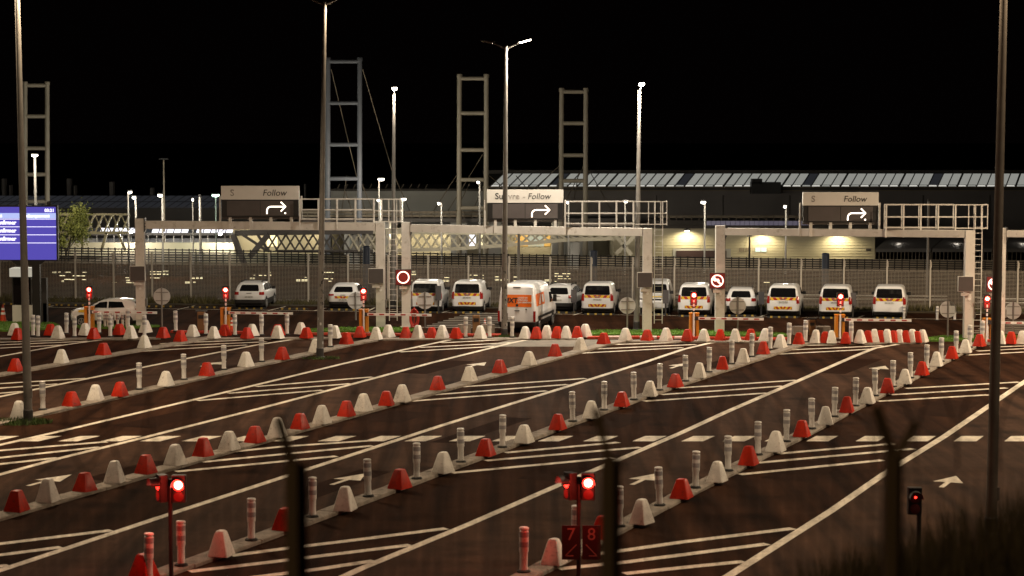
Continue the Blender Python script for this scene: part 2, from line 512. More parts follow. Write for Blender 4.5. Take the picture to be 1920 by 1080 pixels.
# the groups of three slanting hatch lines
HATCH = [
    [(-40, 643), (167, 636.7)], [(-40, 648.5), (165, 640)], [(-40, 655), (117, 646.9)],
    [(300, 644.5), (483, 636.7)], [(270, 653.5), (320, 649), (500, 641)], [(233, 661), (320, 655.5), (463, 647)],
    [(-40, 722), (162, 709.5)], [(-40, 731), (108, 720)], [(-40, 741), (42, 734)],
    [(-40, 848.5), (0, 845), (200, 828.5)], [(-40, 862), (0, 858.5), (187, 838.5)], [(-40, 874), (0, 870.5), (108, 858.5)],
    [(480, 725), (640, 711.8), (698, 707)], [(428, 737.6), (640, 721), (657, 719.3)], [(370, 751.3), (605, 731.7)],
    [(827, 643), (965, 636)], [(787, 651.7), (960, 642.5)], [(750, 660), (927, 649.7)],
    [(419, 849), (530, 837.5), (690, 826.7)], [(378, 866.5), (554, 849.5), (698, 836)], [(330, 884.5), (554, 863), (631, 855.5)],
    [(857, 726), (1040, 714), (1098, 709.6)], [(813, 740.5), (1064, 721)], [(762, 753), (1025, 733)],
    [(1135, 646.7), (1280, 642), (1320, 641)], [(1105, 655), (1305, 646)], [(1072, 663.3), (1280, 652)],
    [(-40, 1024), (0, 1020), (209, 994.5)], [(-40, 1045), (0, 1041), (115, 1026)], [(-40, 1066), (0, 1062), (16, 1060)],
    [(433, 1042), (537, 1028.5), (680, 1011), (837, 991)], [(355, 1072), (480, 1057.5), (680, 1033), (770, 1022)], [(420, 1090), (600, 1067), (702, 1051.5)],
    [(948, 849), (1160, 829.6)], [(910, 864), (1201, 839)], [(847, 887), (1150, 858.5)],
    [(1272, 727.5), (1360, 722), (1494, 713)], [(1240, 740), (1360, 732), (1468, 724)], [(1207, 752.5), (1360, 742.3), (1439, 737)],
    [(1492, 648), (1600, 646), (1665, 644.6)], [(1467, 656.7), (1600, 651), (1655, 648.4)], [(1443, 665), (1600, 656.7), (1633, 654.6)],
    [(1110, 1040), (1165, 1033), (1280, 1016.5), (1487, 991)], [(1047, 1067), (1167, 1055), (1280, 1040.5), (1439, 1020)], [(1170, 1076), (1280, 1064.5), (1395, 1053)],
    [(1458, 851), (1675, 832)], [(1420, 868), (1713, 841.6)], [(1386, 890), (1655, 863)],
    [(1699, 728.5), (1911, 716.5)], [(1670, 740.5), (1887, 727.5)], [(1646, 752.6), (1853, 740.5)],
    [(1858, 651), (1990, 646)], [(1833, 658.5), (1990, 650)], [(1812, 666), (1990, 656.5)],
]
for h in HATCH:
    stripe(h, 0.32, 0.0062, 'hatch_line')
# dashed line across all lanes
for x in (-45, 35, 108, 188, 262, 340, 420, 505, 595, 680, 758, 841, 921, 1008, 1093, 1185, 1277, 1355, 1433, 1511, 1604, 1697, 1788, 1883):
    wdt = 37 + 6 * x / 1900
    a, b = G(x, 827.6), G(x + wdt, 827.6)
    dl = (G(100, 817.6).y - a.y) / LD.y
    c, d = b + LD * dl, a + LD * dl
    struct('dashed_line_mark', MB().add([(p.x, p.y, 0.0046) for p in (a, b, c, d)], [(0, 1, 2, 3)]), M_PAINT)
# straight-ahead arrows
for x, y in ((52, 911), (622, 909), (1185, 909), (1765, 914), (377, 687), (874, 689), (1258, 690.5), (1638, 696)):
    o = G(x, y)
    def q(u, v): p = o + LN * u + LD * v; return (p.x, p.y, 0.0056)
    struct('road_arrow', MB().add([q(-.08, 0), q(.08, 0), q(.08, 1.0), q(.46, 1.0), q(0, 2.3), q(-.46, 1.0), q(-.08, 1.0)],
                                  [(0, 1, 2, 6), (3, 4, 5)]), M_PAINT)
# car park: bay lines, edge line, pale zebra patches
stripe([(88, 576), (640, 583.5), (1270, 592), (1920, 600.5)], 0.12, 0.006, 'edge_line')
for a, b in (((333, 580.5), (370, 572)), ((503, 582.5), (537, 574.5)), ((90, 575.5), (118, 569.5)), ((690, 583), (703, 577)), ((700, 583), (760, 579)),
             ((826, 587), (842, 582.5)), ((1075, 591), (1093, 586)), ((1425, 594), (1440, 589)), ((1610, 595.5), (1620, 591.5)), ((588, 583), (612, 577.5))):
    stripe([a, b], 0.12, 0.0068, 'bay_line')
for k in range(9):
    t = k / 8
    y = 588.5 + 25.5 * t
    stripe([(872 - 82 * t, y), (940 + 10 * t, y)], 0.55, 0.005, 'zebra_stripe', M_APRON)
for k in range(6):
    t = k / 5
    y = 606 + 18 * t
    stripe([(1856 - 36 * t, y), (1990, y + 1)], 0.5, 0.005, 'zebra_stripe', M_APRON)

# ------------------------------------------------------------------ kerb islands: runs of precast stones
def kerb_run(name, pix, width=0.60, z=0.10, step=1.5, label=None, mats=None):
    root = bpy.data.objects.new(name, None)
    COL.objects.link(root)
    tag(root, label, kind='structure')
    P = [G(x, y, z) + Vector((0, 0.24, 0)) for x, y in pix]
    cache = {}
    k = 0
    for a, b in zip(P[:-1], P[1:]):
        d = b - a
        L = d.length
        n = max(1, round(L / step))
        ln = L / n
        rz = math.atan2(d.y, d.x)
        key = round(ln, 2)
        if key not in cache:
            cache[key] = []
            for v in range(3):
                hw, hl = width / 2, ln / 2 - 0.008
                mb = MB()
                vs = []
                for zz, ins in ((0.0, 0.0), (z - 0.025, 0.0), (z, 0.03)):
                    for sx_, sy_ in ((-1, -1), (1, -1), (1, 1), (-1, 1)):
                        j = random.uniform(-0.012, 0.012)
                        vs.append((sx_ * (hl - ins * 0.4) , sy_ * (hw - ins + j), zz + (j * 0.5 if zz else 0)))
                fs = [(8, 9, 10, 11)]
                for r_ in (0, 4):
                    fs += [(r_ + i, r_ + (i + 1) % 4, r_ + 4 + (i + 1) % 4, r_ + 4 + i) for i in range(4)]
                mb.add(vs, fs)
                cache[key].append(mb.mesh('kerb_stone', mats[0] if mats else M_CONC))
        for i in range(n):
            c = a + d * ((i + 0.5) / n)
            me = cache[key][k % 3]
            if mats and len(mats) > 1 and k % 2:
                mk = (key, 'b')
                if mk not in cache:
                    m2 = cache[key][0].copy(); m2.materials.clear(); m2.materials.append(mats[1]); cache[mk] = m2
                me = cache[mk]
            s = obj('kerb_stone', me, root, (c.x, c.y, random.uniform(-0.004, 0.004)), rz)
            k += 1
    return root
for key, lab in (('U', 'low concrete kerb island at the upper left'), ('L', 'concrete kerb island beside the left lamp mast'),
                 ('A', 'bollard-free concrete kerb island through the middle'), ('B', 'concrete kerb island passing the lit red signals'),
                 ('C', 'rightmost long concrete kerb island')):
    kerb_run('kerb_island', ISL[key], label=lab)
for pix, lab in (([(-60, 635.5), (240, 634.5), (300, 633.5)], 'far kerb at the left edge'), ([(340, 634.5), (620, 633.5)], 'far kerb left of the lamp mast'),
                 ([(700, 635), (1095, 634)], 'far kerb in front of the orange van'), ([(1172, 639), (1440, 640)], 'far kerb by the round grass bed'),
                 ([(1515, 643), (1735, 641.5)], 'far kerb under the tight row of blocks'), ([(1846, 643.5), (1990, 645)], 'far kerb at the right edge')):
    kerb_run('kerb_strip', pix, width=0.7, z=0.08, label=lab)
M_RKERB = mat('red_kerb_paint', (0.46, 0.045, 0.02), 0.6, vary=0.25, scale=2)
M_PKERB = mat('pale_kerb_paint', (0.62, 0.45, 0.40), 0.6, vary=0.2, scale=2)
for pix, ms in (([(1100, 631), (1200, 630.5), (1330, 632)], (M_RKERB, M_PKERB)), ([(1330, 632), (1480, 634)], (M_RKERB,)), ([(560, 624), (860, 627)], (M_RKERB,)),
                ([(860, 626), (940, 627)], (M_RKERB,)), ([(1850, 637), (1990, 639)], (M_RKERB,)), ([(320, 620), (460, 622)], (M_RKERB,))):
    kerb_run('red_kerb', pix, width=0.35, z=0.12, step=0.8, label='red painted kerb edging the far grass bed', mats=ms)
# grass beds of the far islands, each with blades
def grass_bed(pix, label, blades=700, h=0.055):
    pts = [G(x, y) for x, y in pix]
    o = struct('grass_bed', MB().slab(pts, 0.0, 0.09), M_GRASS, label)
    xs = [p.x for p in pts]; ys = [p.y for p in pts]
    mb = MB()
    def inside(x, y):
        c = False
        j = len(pts) - 1
        for i in range(len(pts)):
            if (pts[i].y > y) != (pts[j].y > y) and x < (pts[j].x - pts[i].x) * (y - pts[i].y) / (pts[j].y - pts[i].y) + pts[i].x:
                c = not c
            j = i
        return c
    k = 0
    while k < blades:
        x, y = random.uniform(min(xs), max(xs)), random.uniform(min(ys), max(ys))
        if not inside(x, y):
            k += 0.2
            continue
        k += 1
        hh = h * random.uniform(0.5, 1.4)
        a = random.uniform(0, 6.28)
        mb.add([(x - .03 * math.cos(a), y - .03 * math.sin(a), 0.085), (x + .03 * math.cos(a), y + .03 * math.sin(a), 0.085),
                (x + random.uniform(-.05, .05), y + random.uniform(-.05, .05), 0.085 + hh)], [(0, 1, 2)])
    b = mb.build('grass', M_GRASS)
    tag(b, 'short green grass on ' + label.split(' ', 1)[1], 'grass', kind='stuff')
grass_bed([(-60, 604.5), (100, 607), (112, 612), (100, 617.5), (40, 621.5), (-60, 622)], 'bright grass bed in front of the white cabin', 2200)
grass_bed([(140, 611), (262, 609), (300, 613), (262, 616), (150, 617)], 'narrow grass bed under the small parked car', 600)
grass_bed([(560, 620.5), (640, 616.5), (750, 616.5), (790, 619), (760, 622.5), (580, 624)], 'low grass bed at the feet of the left gantry', 1500)
grass_bed([(1098, 624), (1130, 621), (1290, 621), (1345, 623.5), (1470, 627), (1480, 631), (1330, 630.5), (1110, 629.5)], 'bright grass bed at the foot of the middle gantry', 3000)
grass_bed([(1732, 637), (1765, 632), (1815, 631), (1850, 633), (1845, 640), (1745, 640.5)], 'round grass bed at the foot of the right gantry', 900)
grass_bed([(1872, 632), (1990, 632), (1990, 637), (1872, 637)], 'grass bed at the right edge', 500)
# verge along the far fence
v = MB()
a0, a1, b0, b1 = G(-80, 568.5), G(1990, 590), G(-80, 556), G(1990, 577)
v.slab([a0, a1, b1, b0], 0, 0.06)
struct('verge', v, M_VERGE)
mb = MB()
for k in range(9000):
    t, s = random.random(), random.random() ** 2
    p = a0.lerp(a1, t).lerp(b0.lerp(b1, t), 0.15 + 0.7 * s)
    hh = random.uniform(.08, .32) * (1.6 if math.sin(t * 37) > 0.3 else 0.8)
    a = random.uniform(0, 6.28)
    mb.add([(p.x - .05 * math.cos(a), p.y - .05 * math.sin(a), .05), (p.x + .05 * math.cos(a), p.y + .05 * math.sin(a), .05),
            (p.x + random.uniform(-.12, .12), p.y, .05 + hh)], [(0, 1, 2)])
tag(mb.build('verge_grass', mat('verge_grass_blades', (0.085, 0.075, 0.03), 0.9, vary=0.5, scale=1.5)), 'rough brown and green grass along the foot of the mesh fence', 'grass', kind='stuff')

# ================================================================== BLOCKS AND BOLLARDS
def block_mesh(red, v):
    rnd = random.Random(v * 13 + red)
    w = 0.285
    if red:
        lay = [(0, w, .03), (.03, w, .035), (.52, .145, .03), (.565, .125, .03), (.578, .10, .025)]
    else:
        lay = [(0, w * 1.02, .05), (.03, w * 1.02, .05), (.53, .155, .05), (.60, .132, .055), (.632, .108, .05), (.645, .075, .04)]
    mb = MB()
    mb.rings([(z, -ww * 1.06, ww * 1.06, ww, r) for z, ww, r in lay])
    # worn corners: nudge every vertex a little
    mb.v = [(x + rnd.uniform(-.006, .006), y + rnd.uniform(-.006, .006), z + (rnd.uniform(-.005, .005) if z > 0 else 0)) for x, y, z in mb.v]
    return mb.mesh('concrete_block', M_RED if red else M_WHITE, 28)
BLK = {1: [block_mesh(1, v) for v in range(4)], 0: [block_mesh(0, v) for v in range(4)]}
bp = {}
mb = MB(); mb.lathe([(.165, 0), (.165, .035), (.12, .06), (.1, .065)], 18); bp['base'] = mb.mesh('base', M_RUB)
mb = MB(); mb.lathe([(.100, .06), (.100, .10), (.094, .14), (.094, .46), (.104, .49), (.112, .52), (.112, 1.0), (.108, 1.01)], 20); bp['body'] = mb.mesh('body', M_BOL)
mb = MB(); mb.lathe([(.1155, 0), (.1155, .125)], 20); bp['band'] = mb.mesh('reflective_band', M_BAND)
mb = MB(); mb.lathe([(.085, 1.0), (.085, 1.03), (.115, 1.045), (.117, 1.075), (.10, 1.095), (.05, 1.105)], 20); bp['cap'] = mb.mesh('cap', M_BOL)

def bollard(x, y, label, group, sc=1.0, z=0.1, tilt=0.0):
    p = G(x, y, z) + Vector((0, 0.14, 0))
    t = thing('flexible_bollard', label, 'bollard', p, random.uniform(0, 6.28), group)
    t.scale = (sc, sc, sc)
    t.rotation_euler = (random.gauss(0, 0.012), tilt + random.gauss(0, 0.012), 0)
    obj('base', bp['base'], t); obj('body', bp['body'], t); obj('cap', bp['cap'], t)
    obj('reflective_band', bp['band'], t, (0, 0, .86)); obj('reflective_band', bp['band'], t, (0, 0, .62))
    return t
nblk = [0]
def block(x, y, red, label, group, sc=1.0, z=0.1, rz=None):
    p = G(x, y, z) + LD * (0.26 + random.gauss(0, .04)) + LN * random.gauss(0, .03) + Vector((0, 0.02, 0))
    nblk[0] += 1
    o = obj('concrete_block', BLK[red][nblk[0] % 4], None, p, (-THETA if rz is None else rz) + random.gauss(0, .12))
    o.scale = (sc * random.uniform(.88, .98), sc * random.uniform(.88, .98), sc * random.uniform(.92, 1.02))
    return tag(o, label, 'concrete block', group)

def row(items, where, group, z=0.1):
    nb = {'r': 0, 'w': 0, 'b': 0}
    for it in items:
        k, x, y = it[:3]
        nb[k] += 1
        o = ORD[nb[k]]
        if k == 'b':
            bollard(x, y, '%s white bollard %s' % (o, where), group.replace('blocks', 'bollards'), *(it[3:4] or ()), z=z)
        else:
            block(x, y, 1 if k == 'r' else 0, '%s %s concrete block %s' % (o, 'red' if k == 'r' else 'white', where), group, z=z)

row([('r', 22, 697), ('w', 109, 681), ('r', 187.5, 666), ('w', 262, 653), ('r', 332, 641)],
    'from the near end of the upper left kerb island', 'blocks on the upper left island')
row([('w', 25, 785), ('b', 79, 769), ('r', 126, 762), ('w', 174, 751), ('r', 218, 743.5), ('b', 260, 731), ('w', 305, 724), ('b', 344, 712.5), ('r', 383, 705.5),
     ('b', 419, 694), ('w', 456, 688), ('b', 490, 679), ('r', 523, 674.5), ('w', 586, 661), ('b', 619, 651), ('r', 646, 646)],
    'from the near end of the left lamp mast\'s kerb island', 'blocks on the left lamp mast island')
row([('r', 20, 960), ('w', 82, 942.5), ('r', 150, 922), ('w', 207, 906), ('r', 265, 889.5), ('w', 320, 873), ('r', 372, 857), ('w', 422, 845), ('r', 471, 831),
     ('w', 513, 820), ('r', 558, 805), ('w', 597, 795.5), ('r', 641, 782), ('w', 677, 771), ('r', 716, 761.5), ('w', 748, 754), ('r', 816, 732), ('w', 876.7, 714.5),
     ('r', 933, 699.7), ('w', 987.5, 685), ('r', 1037.5, 668.5), ('w', 1084, 657), ('r', 1128, 645.5), ('w', 1170, 638.5)],
    'from the near end of the bollard-free middle kerb island', 'blocks on the bollard-free middle island')
row([('r', 256, 1088), ('b', 277, 1088), ('b', 338, 1062.5), ('w', 407, 1044), ('b', 470, 1015), ('r', 522, 996), ('b', 585, 971), ('w', 638, 958), ('b', 690, 932.5),
     ('r', 738, 918), ('b', 781, 899), ('w', 825, 888), ('b', 864, 868), ('r', 905, 856), ('b', 942, 840), ('w', 978, 831), ('r', 1041, 806), ('b', 1074, 791.5),
     ('w', 1102, 785), ('b', 1133, 770), ('r', 1162, 763), ('b', 1189, 750.5), ('w', 1214, 743.5), ('b', 1237, 732.5), ('r', 1263, 726.5), ('b', 1286, 715.5),
     ('w', 1307.5, 709), ('b', 1330, 698.5), ('r', 1350, 693), ('b', 1372.5, 683), ('w', 1389, 680), ('b', 1410, 669.5), ('r', 1427.5, 664.5), ('b', 1445, 656),
     ('w', 1463, 652.5), ('b', 1480, 647.5), ('r', 1496, 645.5), ('b', 1511, 642)],
    'from the near end of the kerb island behind the red signals', 'blocks on the island behind the red signals')
row([('b', 982, 1075), ('w', 1033, 1061), ('b', 1079, 1030), ('r', 1122, 1012), ('b', 1162, 989), ('w', 1198, 984), ('b', 1237.6, 949.5), ('r', 1272, 936), ('b', 1304.7, 916),
     ('w', 1337, 904), ('b', 1366, 884), ('r', 1397, 873), ('b', 1422, 854), ('w', 1450, 847), ('b', 1475.2, 829), ('r', 1500, 820), ('b', 1523, 805), ('w', 1545, 797),
     ('b', 1565.2, 782), ('r', 1586, 774), ('b', 1605, 762), ('w', 1624, 757), ('b', 1642, 743), ('r', 1660, 737.5), ('b', 1675.5, 726), ('w', 1693, 720), ('b', 1708.3, 709.5),
     ('r', 1726, 704), ('b', 1738.3, 693), ('w', 1755, 687), ('b', 1766, 678.5), ('r', 1782, 673), ('b', 1794, 664), ('w', 1809, 662), ('b', 1819.2, 652), ('r', 1833, 649.5), ('b', 1843, 643)],
    'from the near end of the rightmost long kerb island', 'blocks on the rightmost island')
row([('w', 23, 629), ('r', 30, 637), ('b', 61, 631), ('b', 70, 632.5), ('r', 90, 629), ('w', 103, 634.5), ('b', 123.7, 626.5), ('b', 139, 632.5), ('w', 153, 629), ('r', 172, 635.5),
     ('b', 185, 625.5), ('b', 206, 632.5), ('r', 217, 628), ('w', 238, 635), ('b', 239.5, 618), ('w', 267.5, 624), ('b', 270, 631.5), ('r', 301, 634)],
    'from the left edge, in the far row before the small car', 'far blocks before the small car', z=0.08)
row([('b', 329, 622), ('w', 358, 631.5), ('b', 385.5, 628), ('w', 397, 635), ('r', 415, 630), ('b', 440, 630), ('r', 457.5, 635), ('w', 468, 630.5), ('b', 490, 629), ('r', 514, 629.5), ('w', 517, 635),
     ('b', 537.5, 628), ('w', 560, 627), ('r', 571, 634.5), ('w', 624, 634)],
    'from the left, in the far row before the black-tailed car', 'far blocks left of the lamp mast', z=0.08)
row([('r', 671, 633), ('w', 703, 637), ('w', 726, 632.5), ('r', 757, 634), ('w', 782, 634), ('r', 805, 634), ('w', 827, 634.5), ('r', 853, 635), ('b', 873, 633.5, .97), ('w', 898, 635),
     ('b', 918, 633.5, .97), ('b', 960, 633, .97), ('w', 981, 635), ('r', 1002.5, 635), ('w', 1021, 634.5), ('r', 1040, 634.5), ('w', 1057, 634.5), ('r', 1077, 633.5), ('w', 1092, 632)],
    'from the left, in the far row before the orange-backed van', 'far blocks before the orange van', z=0.08)
row([('r', 1210, 639), ('w', 1246, 639), ('r', 1285, 640), ('w', 1315, 640), ('r', 1347, 639), ('w', 1376, 641), ('r', 1405, 638.5), ('w', 1432, 639)],
    'from the left, in the far row before the middle gantry\'s grass', 'far blocks before the middle grass bed', z=0.08)
row([('w', 1527, 643.5), ('r', 1542.5, 643), ('w', 1558, 644), ('r', 1584, 644.5), ('b', 1597, 643.5), ('w', 1611, 644), ('r', 1624, 642), ('w', 1637, 642), ('r', 1649, 642), ('w', 1661, 642.5),
     ('r', 1673, 642), ('w', 1684, 642), ('r', 1696, 642), ('w', 1707, 642), ('r', 1717, 642), ('w', 1727, 642)],
    'from the left, in the tight far row right of centre', 'tightly set far blocks', z=0.08)
row([('r', 1868, 644), ('w', 1878, 645), ('r', 1894, 645), ('w', 1914, 645)],
    'from the left, in the far row at the right edge', 'far blocks at the right edge', z=0.08)
for i, x in enumerate((196, 202, 210, 220, 229, 237)):
    bollard(x, 615.5, '%s from the left of the small bollards clustered before the white car' % ORD[i + 1], 'small bollards clustered before the white car', 0.74, z=0)
for i, (x, y) in enumerate(((1696, 599), (1758, 601), (1791, 601), (1824, 599))):
    bollard(x, y, '%s from the left of the plain white posts beyond the barriers' % ORD[i + 1], 'white posts beyond the barriers', 0.72, z=0)

# ================================================================== LAMP MASTS
def head(parent, p, outv, lit, w=0.32, l=0.75, power=0, tilt=0.0, spot=165, lens=None, col=LAMP_COL):
    """a lantern at local point p, pointing along outv (horizontal), lens underneath"""
    o = Vector(outv).normalized()
    n = Vector((-o.y, o.x, 0))
    up = Vector((0, 0, 1))
    f = (o * math.cos(tilt) + up * math.sin(tilt)).normalized()
    dn = f.cross(n).normalized()
    if dn.z > 0: dn = -dn
    p = Vector(p)
    def ringpt(a, b, c): return p + f * a + n * b + dn * c
    mb = MB()
    vs = [ringpt(*q) for q in ((0, -w * .3, -.02), (0, w * .3, -.02), (l, w * .45, -.02), (l, -w * .45, -.02),
                               (0, -w * .35, -.10), (0, w * .35, -.10), (l, w * .3, -.05), (l, -w * .3, -.05))]
    mb.add(vs, [(0, 1, 2, 3), (7, 6, 5, 4), (0, 4, 5, 1), (1, 5, 6, 2), (2, 6, 7, 3), (3, 7, 4, 0)])
    hd = mb.build('lantern', M_DARK, parent)
    mb = MB()
    vs = [ringpt(*q) for q in ((.08, -w * .32, -.018), (.08, w * .32, -.018), (l - .05, w * .38, -.018), (l - .05, -w * .38, -.018),
                               (.12, -w * .25, .03), (.12, w * .25, .03), (l - .1, w * .3, .03), (l - .1, -w * .3, .03))]
    mb.add(vs, [(0, 1, 2, 3), (7, 6, 5, 4), (0, 4, 5, 1), (1, 5, 6, 2), (2, 6, 7, 3), (3, 7, 4, 0)])
    mb.build('lens', (lens or M_LAMP) if lit else M_HEAD, hd)
    if power:
        q = p + f * (l * .55) + dn * 0.10
        lamp('lamp_light', q, power, col=col, size=0.18, spot=spot, parent=parent, rot=(0, 0, 0), blend=0.35)
    return hd

def mast(base, top_px, label, r0=0.16, r1=0.085, heads=(), z_top=None, m=None, collar=True, col=LAMP_COL, stickers=0):
    b = G(*base)
    if z_top is None:
        tp = A(top_px[0], top_px[1], b.y)
    else:
        tp = Vector((b.x + top_px, b.y, z_top))
    t = thing('lamp_mast', label, 'lamp post', b, 0, 'tall lamp masts')
    top = tp - b
    mb = MB()
    n = 6
    for k in range(n):
        f0, f1 = k / n, (k + 1) / n
        mb.tube(top * f0, top * f1, r0 + (r1 - r0) * f0, r0 + (r1 - r0) * f1, 16, caps=(k in (0, n - 1)))
    mb.build('pole', m or M_STEEL, t)
    MB().lathe([(r0 * 1.5, 0), (r0 * 1.5, .05), (r0 * 1.12, .08), (r0 * 1.12, .45), (r0 * 1.02, .47)], 16).build('base_sleeve', M_DARK, t)
    if collar:
        MB().box((r0 * .9, -r0 * .55, 1.1), (.09, .05, .35)).build('service_door', M_STEEL, t)
    if stickers:
        rs = random.Random(int(base[0]))
        for k in range(stickers):
            z = rs.uniform(.6, 5.2)
            rr = r0 + (r1 - r0) * z / top.z + .004
            a0 = R(rs.uniform(205, 335)); w_ = rs.uniform(.15, .55); h_ = rs.uniform(.04, .16)
            off = top * (z / top.z)
            vs = []
            for zz in (z - h_ / 2, z + h_ / 2):
                for j in range(4):
                    a_ = a0 + w_ * j / 3
                    vs.append((off.x + rr * math.cos(a_), off.y + rr * math.sin(a_), zz))
            MB().add(vs, [(j, j + 1, j + 5, j + 4) for j in range(3)]).build('sticker', rs.choice((M_DARK, M_SCREEN_OFF, M_INK, M_DISC, M_FADED)), t)
    for outv, reach, lit, power, tilt in heads:
        wide = dict(w=.40, l=.36) if reach < .5 else {}
        o = Vector(outv).normalized()
        e = top + o * reach + Vector((0, 0, reach * .12 + .05))
        MB().tube(top - Vector((0, 0, .15)), e, r1 * .75, r1 * .5, 8).build('arm', M_STEEL, t)
        head(t, e, o, lit, power=power, tilt=tilt, col=col, **wide)
    return t
M_DARKSTEEL = mat('dark_mast_steel', (0.13, 0.11, 0.09), 0.6, vary=0.2, scale=1.5)  # darker tone used on the nearest right mast
PW = 10500
mast((53, 792), -0.15, 'nearest left lamp mast standing in tufts of grass', heads=(((1, -.3, 0), .6, True, PW * .7, .1), ((-1, .3, 0), .6, True, PW * .6, .1)), z_top=17.0)
mast((600, 671), (609, 3), 'stained lamp mast between the black-tailed cars, cut by the picture top', heads=(((1, -.2, 0), .7, True, PW * .18, .1), ((-1, .2, 0), .7, False, 0, .1)), stickers=26)
mast((945.5, 633), (949, 86), 'lamp mast covering the orange van, one of its two lanterns lit', heads=(((1, -.25, 0), .62, True, PW * .7, .25), ((-1, .25, 0), .62, False, 0, .2)), col=WHITE_COL, stickers=34)
mast((1193.5, 619), (1199, 167), 'lit lamp mast beside the ladder of the middle gantry', heads=(((.12, -1, 0), .48, True, PW * .6, .6),), col=WHITE_COL)
mast((737, 578), (739, 174), 'lit slender lamp mast between the two gantry posts left of centre', r0=.15, heads=(((.1, -1, 0), .48, True, PW * .2, .6),), col=WHITE_COL)
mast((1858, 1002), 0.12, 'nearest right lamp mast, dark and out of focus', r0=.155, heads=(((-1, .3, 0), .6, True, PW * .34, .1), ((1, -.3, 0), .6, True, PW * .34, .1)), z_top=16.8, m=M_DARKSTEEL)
# further masts of the same rows, standing right and left of the picture
for x, Y, ps, lab in ((34.0, 84.0, 2.5, 'lamp mast beyond the right edge of the picture'), (25.0, 46.0, .3, 'near lamp mast beyond the right edge of the picture'), (-27.0, 58.0, .5, 'near lamp mast beyond the left edge of the picture'), (-9.0, -6.0, .28, 'lamp mast behind the viewer'), (-33.0, 108.0, .5, 'lamp mast beyond the left edge of the picture'),
                      (38.0, 104.0, 2.2, 'far lamp mast beyond the right edge of the picture')):
    t = thing('lamp_mast', lab, 'lamp post', (x, Y, 0), 0, 'tall lamp masts')
    MB().tube((0, 0, 0), (0, 0, 16.5), .16, .085, 12).build('pole', M_STEEL, t)
    MB().tube((0, 0, 16.4), (-.7, 0, 16.6), .06, .045, 8).build('arm', M_STEEL, t)
    head(t, (-.7, 0, 16.6), (-1, -.2, 0), True, power=PW * ps, tilt=.1)
    if Y < 0:
        t.location.z = 8.2
# grass tufts at three mast feet
def tuft(x, y, rad, n, label, h=.22):
    p = G(x, y)
    mb = MB()
    for k in range(n):
        a, r_ = random.uniform(0, 6.28), rad * math.sqrt(random.random())
        cx, cy = p.x + r_ * math.cos(a), p.y + r_ * .7 * math.sin(a)
        hh = h * random.uniform(.4, 1.3) * (1.1 - .5 * r_ / rad)
        b = random.uniform(0, 6.28)
        mb.add([(cx - .025 * math.cos(b), cy - .025 * math.sin(b), 0), (cx + .025 * math.cos(b), cy + .025 * math.sin(b), 0),
                (cx + random.uniform(-.1, .1), cy + random.uniform(-.1, .1), hh)], [(0, 1, 2)])
    tag(mb.build('grass_tuft', mat('tuft_grass', (0.05, 0.085, 0.015), 0.9, vary=0.4, scale=4)), label, 'grass', kind='stuff')
tuft(40, 793, 1.1, 900, 'dark weeds around the foot of the nearest left lamp mast')
tuft(604, 672, .9, 300, 'sparse weeds at the foot of the stained lamp mast', .12)
tuft(947, 634, .6, 350, 'weeds at the foot of the mast before the orange van')

